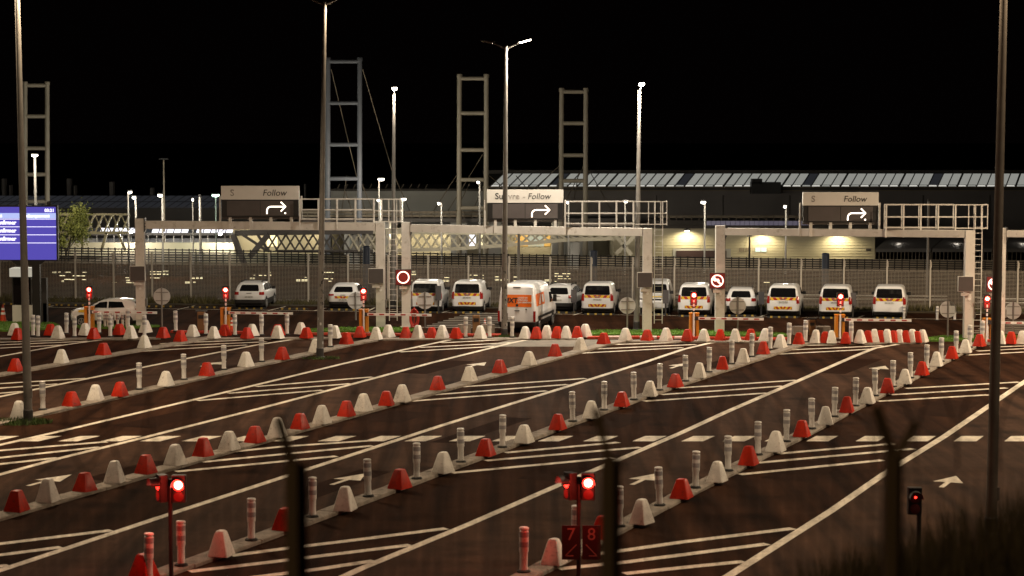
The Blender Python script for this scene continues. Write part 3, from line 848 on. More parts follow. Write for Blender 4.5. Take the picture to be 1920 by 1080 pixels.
# ================================================================== GANTRIES
def gantry(lpx, rpx, beam_y, label, sign=None, rail=None, cage=True, jx=(0, 0), post_w=.48):
    """lpx / rpx: (x, base y) of the posts; beam_y: (top, bottom) row of the beam"""
    pl, pr = G(*lpx), G(*rpx)
    t = thing('sign_gantry', label, 'gantry', pl, 0, 'sign gantries over the lanes')
    d = pr - pl
    Ym = (pl.y + pr.y) / 2
    zt = A(lpx[0], beam_y[0], pl.y).z
    zb = A(lpx[0], beam_y[1], pl.y).z
    zr = A(rpx[0], beam_y[2], pr.y).z if len(beam_y) > 2 else zt
    hb = zt - zb
    MB().box((0, 0, (zt + .12) / 2), (post_w, .42, zt + .12)).box((0, 0, .02), (post_w + .2, .62, .06)).build('post', M_GANTRY, t)
    MB().box((d.x, d.y, zr / 2), (post_w, .42, zr)).box((d.x, d.y, .02), (post_w + .2, .62, .06)).build('post', M_GANTRY, t)
    dn = Vector((d.x, d.y, 0)).normalized()
    for q_ in (Vector((0, 0, 0)), Vector((d.x, d.y, 0))):
        MB().tube(q_ + Vector((0, -.215, 2.1)), q_ + Vector((0, -.235, 2.1)), .075, n=12).build('reflector', M_WLET, t)
        MB().box(q_ + Vector((post_w / 2 + .05, 0, 1.35)), (.1, .26, .42)).bar(q_ + Vector((post_w / 2 + .03, 0, 1.5)), q_ + Vector((post_w / 2 + .03, 0, zt - hb)), .03).build('junction_box', M_STEEL, t)
    a = Vector((0, 0, zt - hb / 2)) + dn * (post_w / 2 + .06)
    b = Vector((d.x, d.y, zr - hb / 2)) - dn * (post_w / 2)
    MB().bar(a, b, .40, hb).build('beam', M_GANTRY, t)
    e = MB()
    e.box((post_w / 2 + .03, 0, zt - hb / 2), (.05, .52, hb + .34))
    for k in range(4):
        e.box((post_w / 2 + .075, -.2, zt - hb - .05 + k * (hb + .1) / 3), (.05, .06, .05))
    e.build('flange', M_DARK, t)
    def on(x, y):      # local point on the beam front at pixel column x
        f = (A(x, y, Ym).x - pl.x) / d.x
        Y = pl.y + d.y * f
        q = A(x, y, Y - .32)
        return q - pl
    if sign:
        x0, x1, yt, ym, yb, txt = sign
        a, b = on(x0, yt), on(x1, yt + .8)
        zb_ = on(x0, yb).z; zm = on(x0, ym).z
        tp = a.z
        cx, cy, w = (a.x + b.x) / 2, a.y, b.x - a.x
        MB().box((cx, cy, (tp + zm) / 2), (w, .26, tp - zm)).build('header_board', M_SIGN, t)
        MB().box((cx, cy + .012, (zm + zb_) / 2 - .01), (w - .05, .25, zm - zb_)).build('display_housing', M_BLACK, t)
        hw = w * .43
        for k in (-1, 1):
            MB().box((cx + k * hw * .5, cy - .12, (zm + zb_) / 2), (hw - .03, .03, (zm - zb_) * .86)).build('display_panel', M_SCREEN_OFF, t)
        # lit arrow turning right
        ax0, az0 = on(txt['ax'][0], txt['ay'][2]).x, on(x0, txt['ay'][2]).z
        ax1 = on(txt['ax'][1], ym).x
        azt, azb = on(x0, txt['ay'][0]).z, on(x0, txt['ay'][1]).z
        azm = (azt + azb) / 2
        m = MB()
        yy = cy - .155
        sw = .07
        r_ = .22
        path = [(ax0, az0), (ax0, azm - r_)]
        for k in range(1, 6):
            q = R(180 - 90 * k / 5)
            path.append((ax0 + r_ + r_ * math.cos(q), azm - r_ + r_ * math.sin(q)))
        path.append((ax1 - .05, azm))
        def ribbon(path, sw):
            n = len(path)
            vs = []
            for i, (px_, pz_) in enumerate(path):
                u = Vector((path[min(i + 1, n - 1)][0] - path[max(i - 1, 0)][0], path[min(i + 1, n - 1)][1] - path[max(i - 1, 0)][1])).normalized()
                vs += [(px_ - u.y * sw / 2, yy, pz_ + u.x * sw / 2), (px_ + u.y * sw / 2, yy, pz_ - u.x * sw / 2)]
            m.add(vs, [(2 * i, 2 * i + 1, 2 * i + 3, 2 * i + 2) for i in range(n - 1)])
        ribbon(path, sw)
        hh = (azt - azb) / 2
        ribbon([(ax1 - hh * 1.02, azt), (ax1, azm), (ax1 - hh * 1.02, azb)], sw)
        if txt.get('dot'):
            m.lathe([(.045, 0), (.045, .01)], 10, c=(0, 0, 0))
            o_ = len(m.v) - 40
            for i in range(o_, len(m.v)):
                vx, vy, vz = m.v[i]
                m.v[i] = (ax1 - .02 + vx, yy - vz, azb - .1 + vy)
        m.build('lit_arrow', M_ARW, t)
        fz = zm + (tp - zm) * .28
        sz = (tp - zm) * .66
        yf = cy - .136
        fx = on(txt['fx'], ym).x
        text('Follow', sz, M_INK, 'lettering', t, (fx, yf, fz), shear=.18, xs=.98)
        for s_, x_, mm in txt['fr']:
            text(s_, sz, mm, 'faded_lettering', t, (on(x_, ym).x, yf, fz), bold=.008)
        # brackets under the sign
        for k in range(4):
            bx = a.x + w * (.11 + .262 * k)
            q = MB().box((bx, cy + .0, (zb_ + zt - hb) / 2), (.15, .16, zb_ - zt + hb))
            q.box((bx, cy, zb_ - .1), (.34, .10, .07))
            q.build('bracket', M_GANTRY, t)
        for sx_ in (a.x - .10, b.x + .10):
            MB().box((sx_, cy + .16, (tp - .55 + zt - hb) / 2), (.09, .12, tp - .55 - zt + hb)).build('sign_upright', M_GANTRY, t)
        MB().bar((cx - w / 2, cy, zb_ - .07), (cx + w / 2, cy, zb_ - .07), .12, .1).build('sign_rail', M_TRUSSD, t)
    if rail:
        x0, x1, yt = rail
        a, b = on(x0, yt), on(x1, yt + 1)
        zt2 = a.z
        for sy in (0, .55):
            q = MB()
            for f in (0, .5, .93):
                zz = zt2 + (zt + .05 - zt2) * f
                q.bar((a.x, a.y + sy, zz), (b.x, a.y + sy, zz), .05)
            q.build('handrail', M_GANTRY, t)
            for k in range(5):
                xx = a.x + (b.x - a.x) * k / 4
                MB().bar((xx, a.y + sy - .02, zt - hb), (xx, a.y + sy - .02, zt2 + .02), .07 if sy == 0 else .05).build('rail_post', M_GANTRY, t)
        MB().box(((a.x + b.x) / 2, a.y + .3, zt + .04), (b.x - a.x, .6, .04)).build('walkway', M_TRUSSD, t)
        # ladder with safety hoops past the right post
        if cage:
            lx = d.x + .45
            for sx_ in (0, .42):
                MB().bar((lx + sx_, a.y + .3, .4), (lx + sx_, a.y + .3, zt2), .045).build('ladder_rail', M_GANTRY, t)
            for k in range(18):
                MB().bar((lx, a.y + .3, .6 + k * .3), (lx + .42, a.y + .3, .6 + k * .3), .025).build('rung', M_GANTRY, t)
            q = MB()
            for zz in (zt2, zt2 - .62, zt2 - 1.2):
                q.bar((b.x, a.y, zz), (lx + .62, a.y, zz), .05)
                q.bar((lx + .62, a.y, zz), (lx + .62, a.y + .6, zz), .05)
            for xx in (lx - .35, lx, lx + .3, lx + .62):
                q.bar((xx, a.y - .01, zt2), (xx, a.y - .01, zt2 - 1.25), .04)
            q.build('safety_cage', M_GANTRY, t)
    return t
gantry((265, 613), (714, 616), (414, 429, 417), 'left sign gantry with the dullest board and a lit arrow',
       sign=(415, 560, 348.5, 374, 406.5, dict(ax=(500.5, 535), ay=(378.5, 396, 401), fx=492, dot=True, fr=[('S', 432, M_FADED)])), rail=(562, 700, 373.5))
gantry((762, 614), (1213, 624), (420.5, 434.5, 428), 'middle sign gantry with the brightest Suivre - Follow board',
       sign=(913, 1057, 355.5, 380, 411.5, dict(ax=(997.5, 1031), ay=(385, 402, 407), fx=989, fr=[('Su', 928, M_INK), ('vre', 953, M_FADED), ('-', 980, M_FADED)])), rail=(1060, 1190, 378))
gantry((1349, 625), (1815, 637), (427.5, 440.5, 432), 'right sign gantry with a dull Follow board and a lit arrow',
       sign=(1505, 1654, 360.5, 385, 416.5, dict(ax=(1592.5, 1628), ay=(391, 408, 413), fx=1584, dot=True, fr=[('S', 1521, M_FADED)])), rail=(1662, 1800, 384))
gantry((1874, 637), (2320, 648), (432, 444, 437), 'gantry cut off by the right edge of the picture', cage=False, post_w=.42)

# ------------------------------------------------------------------ square lane signs on the gantry posts
def lane_sign(x, y, base, label, symbol=None, w=27.0, face=None, off=0.0):
    b = G(*base)
    Y = b.y - .42
    p = A(x, y, Y)
    s = w / F * Y
    t = thing('lane_sign', label, 'lane sign', p, 0, 'square lane signs on the gantry posts')
    MB().box((0, .09, 0), (s * 1.06, .18, s * 1.06)).build('housing', M_GANTRY if not symbol else M_DARK, t)
    MB().box((0, -.012, 0), (s, .02, s)).build('face', face or (M_REDF if symbol else M_SCREEN_OFF), t)  # faces with a symbol: red spill of the LEDs painted into the face
    q = MB()
    q.box((off * .3, .12, -s * .5 - .17), (.42, .14, .16)).box((0, .12, -s * .5 - .04), (.12, .1, .12))
    q.build('bracket', M_GANTRY, t)
    if symbol:
        m = MB()
        r_ = s * .42
        n = 32
        vs = []
        for k in range(n):
            a = 2 * math.pi * k / n
            for rr in (r_, r_ * .80):
                vs.append((rr * math.cos(a), -.026, rr * math.sin(a)))
        m.add(vs, [(2 * k, 2 * k + 1, 2 * ((k + 1) % n) + 1, 2 * ((k + 1) % n)) for k in range(n)])
        if symbol == 'noleft':
            def rib(p0, p1, wd, yy=-.0285):
                u = (Vector(p1) - Vector(p0)).normalized()
                nn = Vector((-u.y, u.x)) * wd / 2
                m.add([(p0[0] + nn.x, yy, p0[1] + nn.y), (p0[0] - nn.x, yy, p0[1] - nn.y), (p1[0] - nn.x, yy, p1[1] - nn.y), (p1[0] + nn.x, yy, p1[1] + nn.y)], [(0, 1, 2, 3)])
            rib((-r_ * .66, r_ * .62), (r_ * .66, -r_ * .66), r_ * .24)
            rib((r_ * .05, -r_ * .1), (r_ * .28, r_ * .12), r_ * .3, -.0305)
            rib((r_ * .25, r_ * .2), (-r_ * .45, r_ * .2), r_ * .22, -.032)
            m.add([(-r_ * .78, -.0335, r_ * .2), (-r_ * .3, -.0335, -r_ * .16), (-r_ * .3, -.0335, r_ * .52)], [(0, 1, 2)])
        m.build('lit_symbol', M_RING, t)
        lamp('sign_glow', (0, -.35, 0), 5, (1, .06, .04), .25, parent=t)
    return t
lane_sign(257.5, 513, (265, 613), 'unlit square lane sign on the leftmost gantry post')
lane_sign(705, 517.5, (714, 616), 'unlit square lane sign on the left gantry\'s right post')
lane_sign(756, 520, (762, 614), 'square lane sign showing a lit red ring', 'ring', 28)
lane_sign(1209, 525, (1213, 624), 'unlit grey square lane sign on the middle gantry\'s right post', w=27)
lane_sign(1345, 526.5, (1349, 625), 'square lane sign with a lit red no-left-turn symbol, near the centre right', 'noleft', 28)
lane_sign(1811, 532.5, (1815, 637), 'unlit square lane sign on the right gantry\'s right post')
lane_sign(1864, 533, (1874, 637), 'lit red square lane sign half hidden by the nearest right mast', 'noleft', 28)

# ------------------------------------------------------------------ round signs seen from behind
for x, y, yb, lab in ((305, 556, 614, 'round sign back beside the leftmost gantry post'), (668, 564, 600, 'round sign back behind the third barrier signal'),
                      (798, 564, 615, 'round sign back in front of the dark-windowed van'), (1177, 573, 624, 'round sign back beside the middle gantry\'s ladder'),
                      (1384, 573.5, 624, 'round sign back in front of the rear of a white car'), (1778, 580, 635, 'round sign back beside the right gantry\'s right post'),
                      (1900, 583, 636, 'round sign back at the right edge')):
    b = G(x - 1, yb)
    p = A(x, y, b.y)
    t = thing('round_sign', 'pale ' + lab, 'road sign', b, 0, 'round signs seen from behind')
    r_ = 15.8 / F * b.y
    q = MB()
    n = 28
    vs = []
    for yy in (0.03, 0.06):
        vs += [(r_ * math.cos(2 * math.pi * k / n), yy, p.z + r_ * math.sin(2 * math.pi * k / n)) for k in range(n)]
    q.add(vs, [tuple(range(n)), tuple(range(2 * n - 1, n - 1, -1))] + [(k, k + n, (k + 1) % n + n, (k + 1) % n) for k in range(n)])
    q.build('disc', M_DISC, t)
    MB().tube((0, 0, 0), (0, 0, p.z + r_ + .03), .045, n=10).build('post', M_STEEL, t)
    MB().box((0, .02, p.z + r_ * .5), (r_ * 1.5, .025, .04)).box((0, .02, p.z - r_ * .5), (r_ * 1.5, .025, .04)).build('stiffener', M_STEEL, t)

# ------------------------------------------------------------------ barriers
def barrier(x, yb, yt, ylamp, tip, yboom, label, siglabel, lamp_dx=-1, arm_label=None):
    b = G(x, yb)
    s = b.y / F
    t = thing('barrier_gate', label, 'barrier', b, 0, 'orange barrier gates')
    h = A(x, yt, b.y).z
    q = MB()
    q.box((-.17, 0, h / 2), (.14, .42, h)).box((.17, 0, h / 2), (.14, .42, h)).box((0, .08, h / 2), (.22, .26, h - .04)).box((0, 0, h + .02), (.52, .46, .05))
    q.build('cabinet', M_ORANGE, t)
    MB().box((0, -.09, h * .5), (.09, .06, h * .8)).build('reflective_strip', M_WLET, t)
    MB().box((0, 0, .03), (.62, .56, .06)).build('plinth', M_CONC, t)
    L = (tip - x) * s
    zb = A(x, yboom, b.y).z
    zt_ = A(tip, yboom + 1.5, b.y).z
    MB().bar((.2, -.28, zb), (L, -.28, zt_), .07, .13).build('boom', M_WLET, t)
    n = 6
    for k in range(n):
        f0 = (k + .35) / n
        a = Vector((.2, -.318, zb)).lerp(Vector((L, -.318, zt_)), f0)
        MB().box(a, (.26, .008, .07)).build('boom_stripe', M_CRED, t)
    MB().box((.1, -.2, zb), (.3, .12, .2)).build('boom_mount', M_DARK, t)
    # signal on its own post
    p = A(x + lamp_dx, ylamp, b.y - .3)
    sg = thing('barrier_signal', siglabel, 'traffic light', (p.x, p.y, 0), 0, 'red barrier signals')
    sg.location.z = 0
    MB().tube((0, 0, 0), (0, 0, p.z - .25), .045, n=10).build('post', M_WLET, sg)
    bands = MB()
    for k in range(4):
        bands.tube((0, 0, h + .1 + k * .22), (0, 0, h + .17 + k * .22), .05, n=10)
    bands.build('post_bands', M_BLACK, sg)
    MB().box((0, .1, p.z - .16), (.34, .18, .72)).build('signal_head', M_BLACK, sg)
    MB().box((0, .002, p.z - .35), (.28, .02, .28)).build('lower_lens', M_REDF, sg)
    hood = MB()
    n = 14
    vs = []
    for yy in (0, -.16):
        vs += [(.135 * math.cos(R(-10 + 200 * k / n)), yy, p.z + .135 * math.sin(R(-10 + 200 * k / n))) for k in range(n + 1)]
    hood.add(vs, [(k, k + 1, k + n + 2, k + n + 1) for k in range(n)])
    hood.build('visor', M_BLACK, sg)
    lens = MB()
    n = 20
    lens.add([(.125 * math.cos(2 * math.pi * k / n), -.005, p.z + .125 * math.sin(2 * math.pi * k / n)) for k in range(n)] + [(0, -.05, p.z)],
             [(k, (k + 1) % n, n) for k in range(n)], smooth=True)
    lens.build('lit_lens', M_REDH, sg)
    core = MB()
    core.add([(.088 * math.cos(2 * math.pi * k / n), -.045, p.z + .088 * math.sin(2 * math.pi * k / n)) for k in range(n)] + [(0, -.062, p.z)],
             [(k, (k + 1) % n, n) for k in range(n)], smooth=True)
    core.build('glowing_spot', M_REDL, sg)
    lamp('signal_glow', (0, -.22, p.z), 34, (1, .05, .03), .10, parent=sg)
    return t
barrier(168, 617, 576, 543, 297, 584, 'orange barrier gate before the small white car', 'lit red signal above the barrier before the small car')
barrier(423, 622, 578, 543.5, 551, 585.5, 'orange barrier gate with a cone beside it', 'lit red signal beside the black-tailed car', 0)
barrier(682.5, 624, 581, 546, 810, 588.5, 'orange barrier gate left of the gantry posts', 'lit red signal in front of the low white car', -1)
barrier(1301, 634, 588, 553.5, 1431, 596, 'orange barrier gate by the no-left-turn sign', 'lit red signal left of the no-left-turn sign', 0)
barrier(1574, 634, 591, 556, 1707, 598.5, 'orange barrier gate right of the brown terminal', 'lit red signal before the second van from the right', 2)
barrier(1851, 640, 598, 560, 1985, 604, 'orange barrier gate behind the nearest right mast', 'lit red signal just left of the nearest right mast', 0)
# brown ticket terminals and beige plinths
for x, yb, yt, wpx, lab in ((378, 618, 584, 14, 'brown ticket terminal left of the coned barrier'), (893, 624, 590, 14, 'brown ticket terminal left of the orange van'),
                            (1522, 628, 599, 12, 'brown ticket terminal near the tight far row')):
    b = G(x, yb)
    h = A(x, yt, b.y).z
    w = wpx / F * b.y
    t = thing('ticket_terminal', lab, 'ticket machine', b, 0, 'brown ticket terminals')
    MB().rings([(0, -.2, .2, w / 2, .03), (h - .05, -.2, .2, w / 2, .03), (h, -.17, .2, w / 2 - .02, .03)], smooth=False).build('cabinet', M_BROWN, t)
    MB().box((0, -.205, h * .72), (w * .7, .02, h * .2)).build('screen', M_BLACK, t)
    MB().box((0, -.02, h + .03), (w * 1.5, .3, .05)).build('roof', M_DARK, t)
    if x != 378:
        for sx_ in (-1, 1):
            MB().box((sx_ * .62, .15, .22), (.7, .5, .44)).build('plinth', M_CONC, t)
# red hose coil hung on the gantry foot
b = G(777, 618)
hz = MB()
for j, (zz, rr) in enumerate(((.55, .34), (.50, .28), (.58, .37))):
    n = 22
    pts = [Vector((rr * .62 * math.cos(2 * math.pi * k / n), -.04 * j, .62 + zz * .0 + rr * 1.3 * math.sin(2 * math.pi * k / n))) for k in range(n)]
    for k in range(n):
        hz.tube(pts[k], pts[(k + 1) % n], .05, n=6, caps=False)
hz.box((0, .1, .12), (.42, .3, .24)).bar((0, .08, 0), (0, .08, 1.2), .06)
o = hz.build('hose_reel', M_HOSE, None, b)
tag(o, 'red hose coiled on a stand behind the ring sign\'s post', 'hose reel')
# traffic cones
def cone(x, yb, h, label):
    b = G(x, yb)
    t = thing('traffic_cone', label, 'traffic cone', b, 0.2, 'traffic cones')
    MB().box((0, 0, .02), (h * .5, h * .5, .04)).build('base', M_CRED, t)
    MB().lathe([(h * .19, .04), (h * .05, h), (h * .03, h + .01)], 14).build('body', mat('cone_orange', (0.62, 0.06, 0.015), .45), t)
    for f in (.42, .68):
        r_ = lambda z: h * (.19 - .14 * (z - .04) / (h - .04)) + .006
        z0, z1 = h * f, h * (f + .14)
        MB().lathe([(r_(z0), z0), (r_(z1), z1)], 14).build('reflective_band', M_WLET, t)
cone(6, 603, .95, 'orange traffic cone at the left edge beside the white cabin')
cone(434, 621.5, .75, 'traffic cone leaning close to the second orange barrier gate')
cone(909, 612.5, .45, 'small traffic cone behind the bollards left of the orange van')

# ------------------------------------------------------------------ information display and white cabin at the left
b = G(67, 609)
Y = b.y
t = thing('information_display', 'large blue information display on a black post at the left edge', 'display', b, 0)
p0, p1 = A(107.5, 385, Y) - b, A(107.5, 488.5, Y) - b
x1, zt, zb = p0.x, p0.z, p1.z
W = 5.4
MB().box((x1 - W / 2, .15, (zt + zb) / 2), (W, .3, zt - zb)).build('housing', M_BLACK, t)
q = MB(); q.box((.05, .15, zb / 2), (.42, .3, zb)); q.prism([(x1 - 2.6, zb), (x1 - .7, zb), (x1 - 1.0, zb - .22), (x1 - 2.2, zb - .3)], .02, .28)
q.build('post', M_BLACK, t)
def dx(x, y): return A(x, y, Y) - b
sc = MB()
za, zc = dx(100, 388).z, dx(100, 487).z
xr = dx(104.8, 400).x
sc.box(((xr + x1 - W + .12) / 2, -.004, (za + zc) / 2), (xr - x1 + W - .12, .02, za - zc))
sc.build('screen', M_BLUE, t)
h0, h1 = dx(100, 399.5).z, dx(100, 409.5).z
MB().box(((xr + x1 - W + .12) / 2, -.018, (h0 + h1) / 2), (xr - x1 + W - .12, .006, h0 - h1)).build('header_row', M_BLUEH, t)
rows = MB()
for y in (410.8, 425.3, 440.3, 455.5):
    zz = dx(100, y).z
    rows.box(((xr + x1 - W + .12) / 2, -.024, zz), (xr - x1 + W - .12, .006, .022))
rows.build('row_lines', M_DTXT, t)
def dtext(s_, x, y, size, al='RIGHT', bold=.006):
    q = dx(x, y)
    text(s_, size, M_DTXT, 'screen_text', t, (q.x, -.03, q.z), align=al, ext=.002, bold=bold, shear=0)
dtext('03:21', 102, 397.2, .24, bold=.006)
dtext('Embarquement', 93, 407.3, .235)
dtext('Statut', 4, 407, .235)
for y in (420.5, 435.5, 450.8):
    dtext('À confirmer', 30.5, y, .29, bold=.01)
MB().lathe([(.10, 0), (.12, .05), (.12, .16), (.06, .22)], 12, c=(dx(91, 380).x, .1, zt)).build('camera_dome', M_DARK, t)
# cabin
b = G(40, 606)
t = thing('ticket_booth', 'small white booth with a lit canopy behind the nearest left mast', 'booth', b, 0)
def cb(x, y): return A(x, y, b.y) - b
c0, c1 = cb(23, 572), cb(60, 572)
w = c1.x - c0.x
MB().box(((c0.x + c1.x) / 2, .5, c0.z / 2), (w, 1.0, c0.z)).build('lower_panel', M_CABIN, t)
z1 = cb(23, 519).z
MB().box(((c0.x + c1.x) / 2, .5, (c0.z + z1) / 2), (w - .04, .94, z1 - c0.z)).build('window', M_GLASS, t)
for sx_ in (c0.x + .03, c1.x - .03):
    MB().box((sx_, .02, (c0.z + z1) / 2), (.06, .06, z1 - c0.z)).build('frame_post', M_DARK, t)
z2 = cb(23, 503).z
MB().box(((c0.x + c1.x) / 2, .5, (z1 + z2) / 2), (w + .22, 1.2, z2 - z1)).build('canopy', mat('lit_canopy', (.6, .58, .5), .5, emit=(1, .95, .8), estr=.35), t)
q = MB().box((cb(78, 560).x, .3, 1.25), (.5, .4, 2.5)).box((cb(83, 560).x, .25, .55), (.2, .3, 1.1))
q.build('side_cabinet', M_DARK, t)

# ================================================================== VEHICLES (local +y is forward)
def lerp_layers(lay, z, i):
    for a, b in zip(lay[:-1], lay[1:]):
        if a[0] <= z <= b[0]:
            f = (z - a[0]) / max(1e-6, b[0] - a[0])
            return a[i] + (b[i] - a[i]) * f
    return lay[-1][i] if z > lay[-1][0] else lay[0][i]
def rear_patch(lay, x0, x1, z0, z1, eps, nz=4, taper=0.0, front=False, r=.05):
    """a panel lying on the tail (or nose) surface, corners cut"""
    vs, fs = [], []
    zs = [z0, z0 + r] + [z0 + (z1 - z0) * k / nz for k in range(1, nz)] + [z1 - r, z1]
    zs = sorted(zs)
    for i, z in enumerate(zs):
        f = (z - z0) / (z1 - z0)
        y = (lerp_layers(lay, z, 2) + eps) if front else (lerp_layers(lay, z, 1) - eps)
        c = r if i in (0, len(zs) - 1) else 0
        a, b = x0 + (taper * f if x0 < 0 else 0) + c, x1 - (taper * f if x1 > 0 else 0) - c
        vs += [(a, y, z), (b, y, z)]
    for i in range(len(zs) - 1):
        q = (2 * i, 2 * i + 1, 2 * i + 3, 2 * i + 2)
        fs.append(q[::-1] if front else q)
    return vs, fs
def side_patch(lay, pts, eps, s):
    """polygon of (y, z) laid on the flank, s = side"""
    vs = [(s * (lerp_layers(lay, z, 3) + eps), y, z) for y, z in pts]
    return vs, [tuple(range(len(pts))) if s < 0 else tuple(range(len(pts) - 1, -1, -1))]
def wheel(parent, x, y, r, s, steel=False):
    t = MB()
    w = .2
    t.tube((x - s * w, y, r), (x, y, r), r, r, 24)
    wh = t.build('wheel', M_TYRE, parent)
    q = MB()
    q.tube((x, y, r), (x + s * .012, y, r), r * .66, r * .62, 20)
    q.build('rim_well', M_TRIM, wh)
    q = MB()
    for k in range(5):
        a = R(90 + 72 * k)
        q.bar((x + s * .018, y, r), (x + s * .018, y + r * .60 * math.cos(a), r + r * .60 * math.sin(a)), .03, r * .17)
    q.tube((x, y, r), (x + s * .03, y, r), r * .16, n=12)
    n = 24
    for k in range(n):
        a, b = 2 * math.pi * k / n, 2 * math.pi * (k + 1) / n
        q.bar((x + s * .016, y + r * .62 * math.cos(a), r + r * .62 * math.sin(a)), (x + s * .016, y + r * .62 * math.cos(b), r + r * .62 * math.sin(b)), .03, .04)
    q.build('rim', M_RIM, wh)
def chevrons(x0, x1, z0, z1, lay, eps, n=4):
    """red and yellow slanting bands meeting in the middle, on the tail"""
    mb = MB()
    h = z1 - z0
    bw = (x1 - x0) / 2 / n
    for sd in (-1, 1):
        for k in range(-2, 2 * n + 2):
            # band k spans along x, sheared outwards with height
            a0, a1 = k * bw / 2 * 1.0, (k + 1) * bw / 2
            pts = []
            for u, z in ((a0, z0), (a1, z0), (a1 + h * .8, z1), (a0 + h * .8, z1)):
                u = min(max(u - h * .4, 0), (x1 - x0) / 2)
                pts.append((u, z))
            if abs(pts[0][0] - pts[1][0]) < 1e-6 and abs(pts[2][0] - pts[3][0]) < 1e-6:
                continue
            cx = (x0 + x1) / 2
            vs = [(cx + sd * u, lerp_layers(lay, z, 1) - eps, z) for u, z in pts]
            mb.add(vs, [(0, 1, 2, 3) if sd > 0 else (3, 2, 1, 0)], (k // 2) % 2)
    return mb
def vehicle(spec, label, plate=True):
    lay, L = spec['lay'], spec
    t = thing(spec['name'], label, spec['cat'], (0, 0, 0), 0, 'white vehicles parked beyond the barriers')
    body = MB().rings(lay, seg=5).build('body', M_CAR, t, sharp=40)
    # lower cladding and bumpers
    zc = spec['clad']
    q = MB().rings([(z, yr - .014, yf + .014, w + .014, r) for z, yr, yf, w, r in [(zz, lerp_layers(lay, zz, 1), lerp_layers(lay, zz, 2), lerp_layers(lay, zz, 3), lerp_layers(lay, zz, 4)) for zz in [lay[0][0] - .02] + [l_[0] for l_ in lay if l_[0] < zc - .04] + [zc - .03, zc]]], seg=5)
    q.build('lower_cladding', M_TRIM, t)
    x0, z0, z1, tp = spec['rw']
    MB().add(*rear_patch(lay, -x0, x0, z0, z1, .010, taper=tp)).build('rear_window', M_GLASS, t)
    x0, z0, z1, tp = spec['ws']
    MB().add(*rear_patch(lay, -x0, x0, z0, z1, .010, taper=tp, front=True)).build('windscreen', M_GLASS, t)
    for s in (-1, 1):
        for win in spec['sw']:
            MB().add(*side_patch(lay, win, .022, s)).build('side_window', M_GLASS, t)
        # tail lamps and headlamps
        xa, xb, za, zb = spec['tl']
        q = MB()
        ya = lambda z: lerp_layers(lay, z, 1)
        xs = [xa + (xb - xa) * k / 3 for k in range(4)]
        vs, fs = [], []
        for z in (za, (za + zb) / 2, zb):
            w = lerp_layers(lay, z, 3)
            for xx in xs:
                rr = .14
                over = max(0, xx - (w - rr))
                over = min(over, rr)
                yy = ya(z) + rr - math.sqrt(max(0, rr * rr - over * over)) - .012
                vs.append((s * min(xx, w + .006), yy, z))
        for i in range(2):
            for j in range(3):
                f = (i * 4 + j, i * 4 + j + 1, i * 4 + j + 5, i * 4 + j + 4)
                fs.append(f if s > 0 else f[::-1])
        q.add(vs, fs)
        q.build('tail_lamp', M_TAIL, t)
        xa, xb, za, zb = spec['hl']
        zm = (za + zb) / 2
        q = MB().box((s * (xa + xb) / 2, lerp_layers(lay, zm, 2) - .03, zm), (xb - xa, .12, zb - za), rz=-s * .25)
        q.build('headlamp', M_HEAD, t)
        mx, my, mz = spec['mir']
        q = MB().rings([(mz - .09, my - .06, my + .06, .1, .04), (mz + .06, my - .07, my + .06, .11, .05), (mz + .09, my - .04, my + .03, .08, .03)])
        q.v = [(x + s * mx, y, z) for x, y, z in q.v]
        q.bar((s * (mx - .2), my, mz - .03), (s * (mx - .05), my, mz - .01), .05)
        q.build('wing_mirror', M_TRIM, t)
        for wy in spec['wy']:
            r_ = spec['wr']
            ww = lerp_layers(lay, .5, 3)
            a = MB()
            n = 16
            pts = [((r_ + .09) * math.cos(R(-20 + 220 * k / n)), (r_ + .09) * math.sin(R(-20 + 220 * k / n))) for k in range(n + 1)]
            vs = [(s * (ww + .012), wy + py, r_ + pz) for py, pz in pts]
            a.add(vs, [tuple(range(n + 1)) if s < 0 else tuple(range(n, -1, -1))])
            a.build('wheel_arch', M_TRIM, t)
            wheel(t, s * (ww + .016), wy, r_, s)
        if spec.get('bars'):
            zr = lay[-2][0] + .07
            ww = lay[-2][3] - .02
            MB().bar((s * ww, -1.2, zr), (s * ww, .35, zr), .04, .05).box((s * ww, -1.2, zr - .04), (.04, .16, .09)).box((s * ww, .35, zr - .04), (.04, .16, .09)).build('roof_bar', M_TRIM, t)
    zg = spec['hl'][2]
    MB().box((0, lerp_layers(lay, zg + .05, 2) - .02, zg + .05), (spec['hl'][0] * 2 - .02, .1, .12)).build('grille', M_TRIM, t)
    MB().box((0, lerp_layers(lay, .5, 2) + .015, .5), (.52, .02, .11)).build('number_plate', M_PLATE, t)
    if plate:
        pz = spec['pz']
        y = lerp_layers(lay, pz, 1) - .02
        MB().box((0, y, pz), (.52, .02, .11)).build('number_plate', M_PLATE, t)
        text('BM 502 PG', .095, M_INK, 'plate_lettering', t, (0, y - .012, pz - .034), align='CENTER', ext=.001)
    MB().box((0, lerp_layers(lay, spec['bz'], 1) - .012, spec['bz']), (.30, .03, .05)).build('badge', M_RIM, t)
    return t
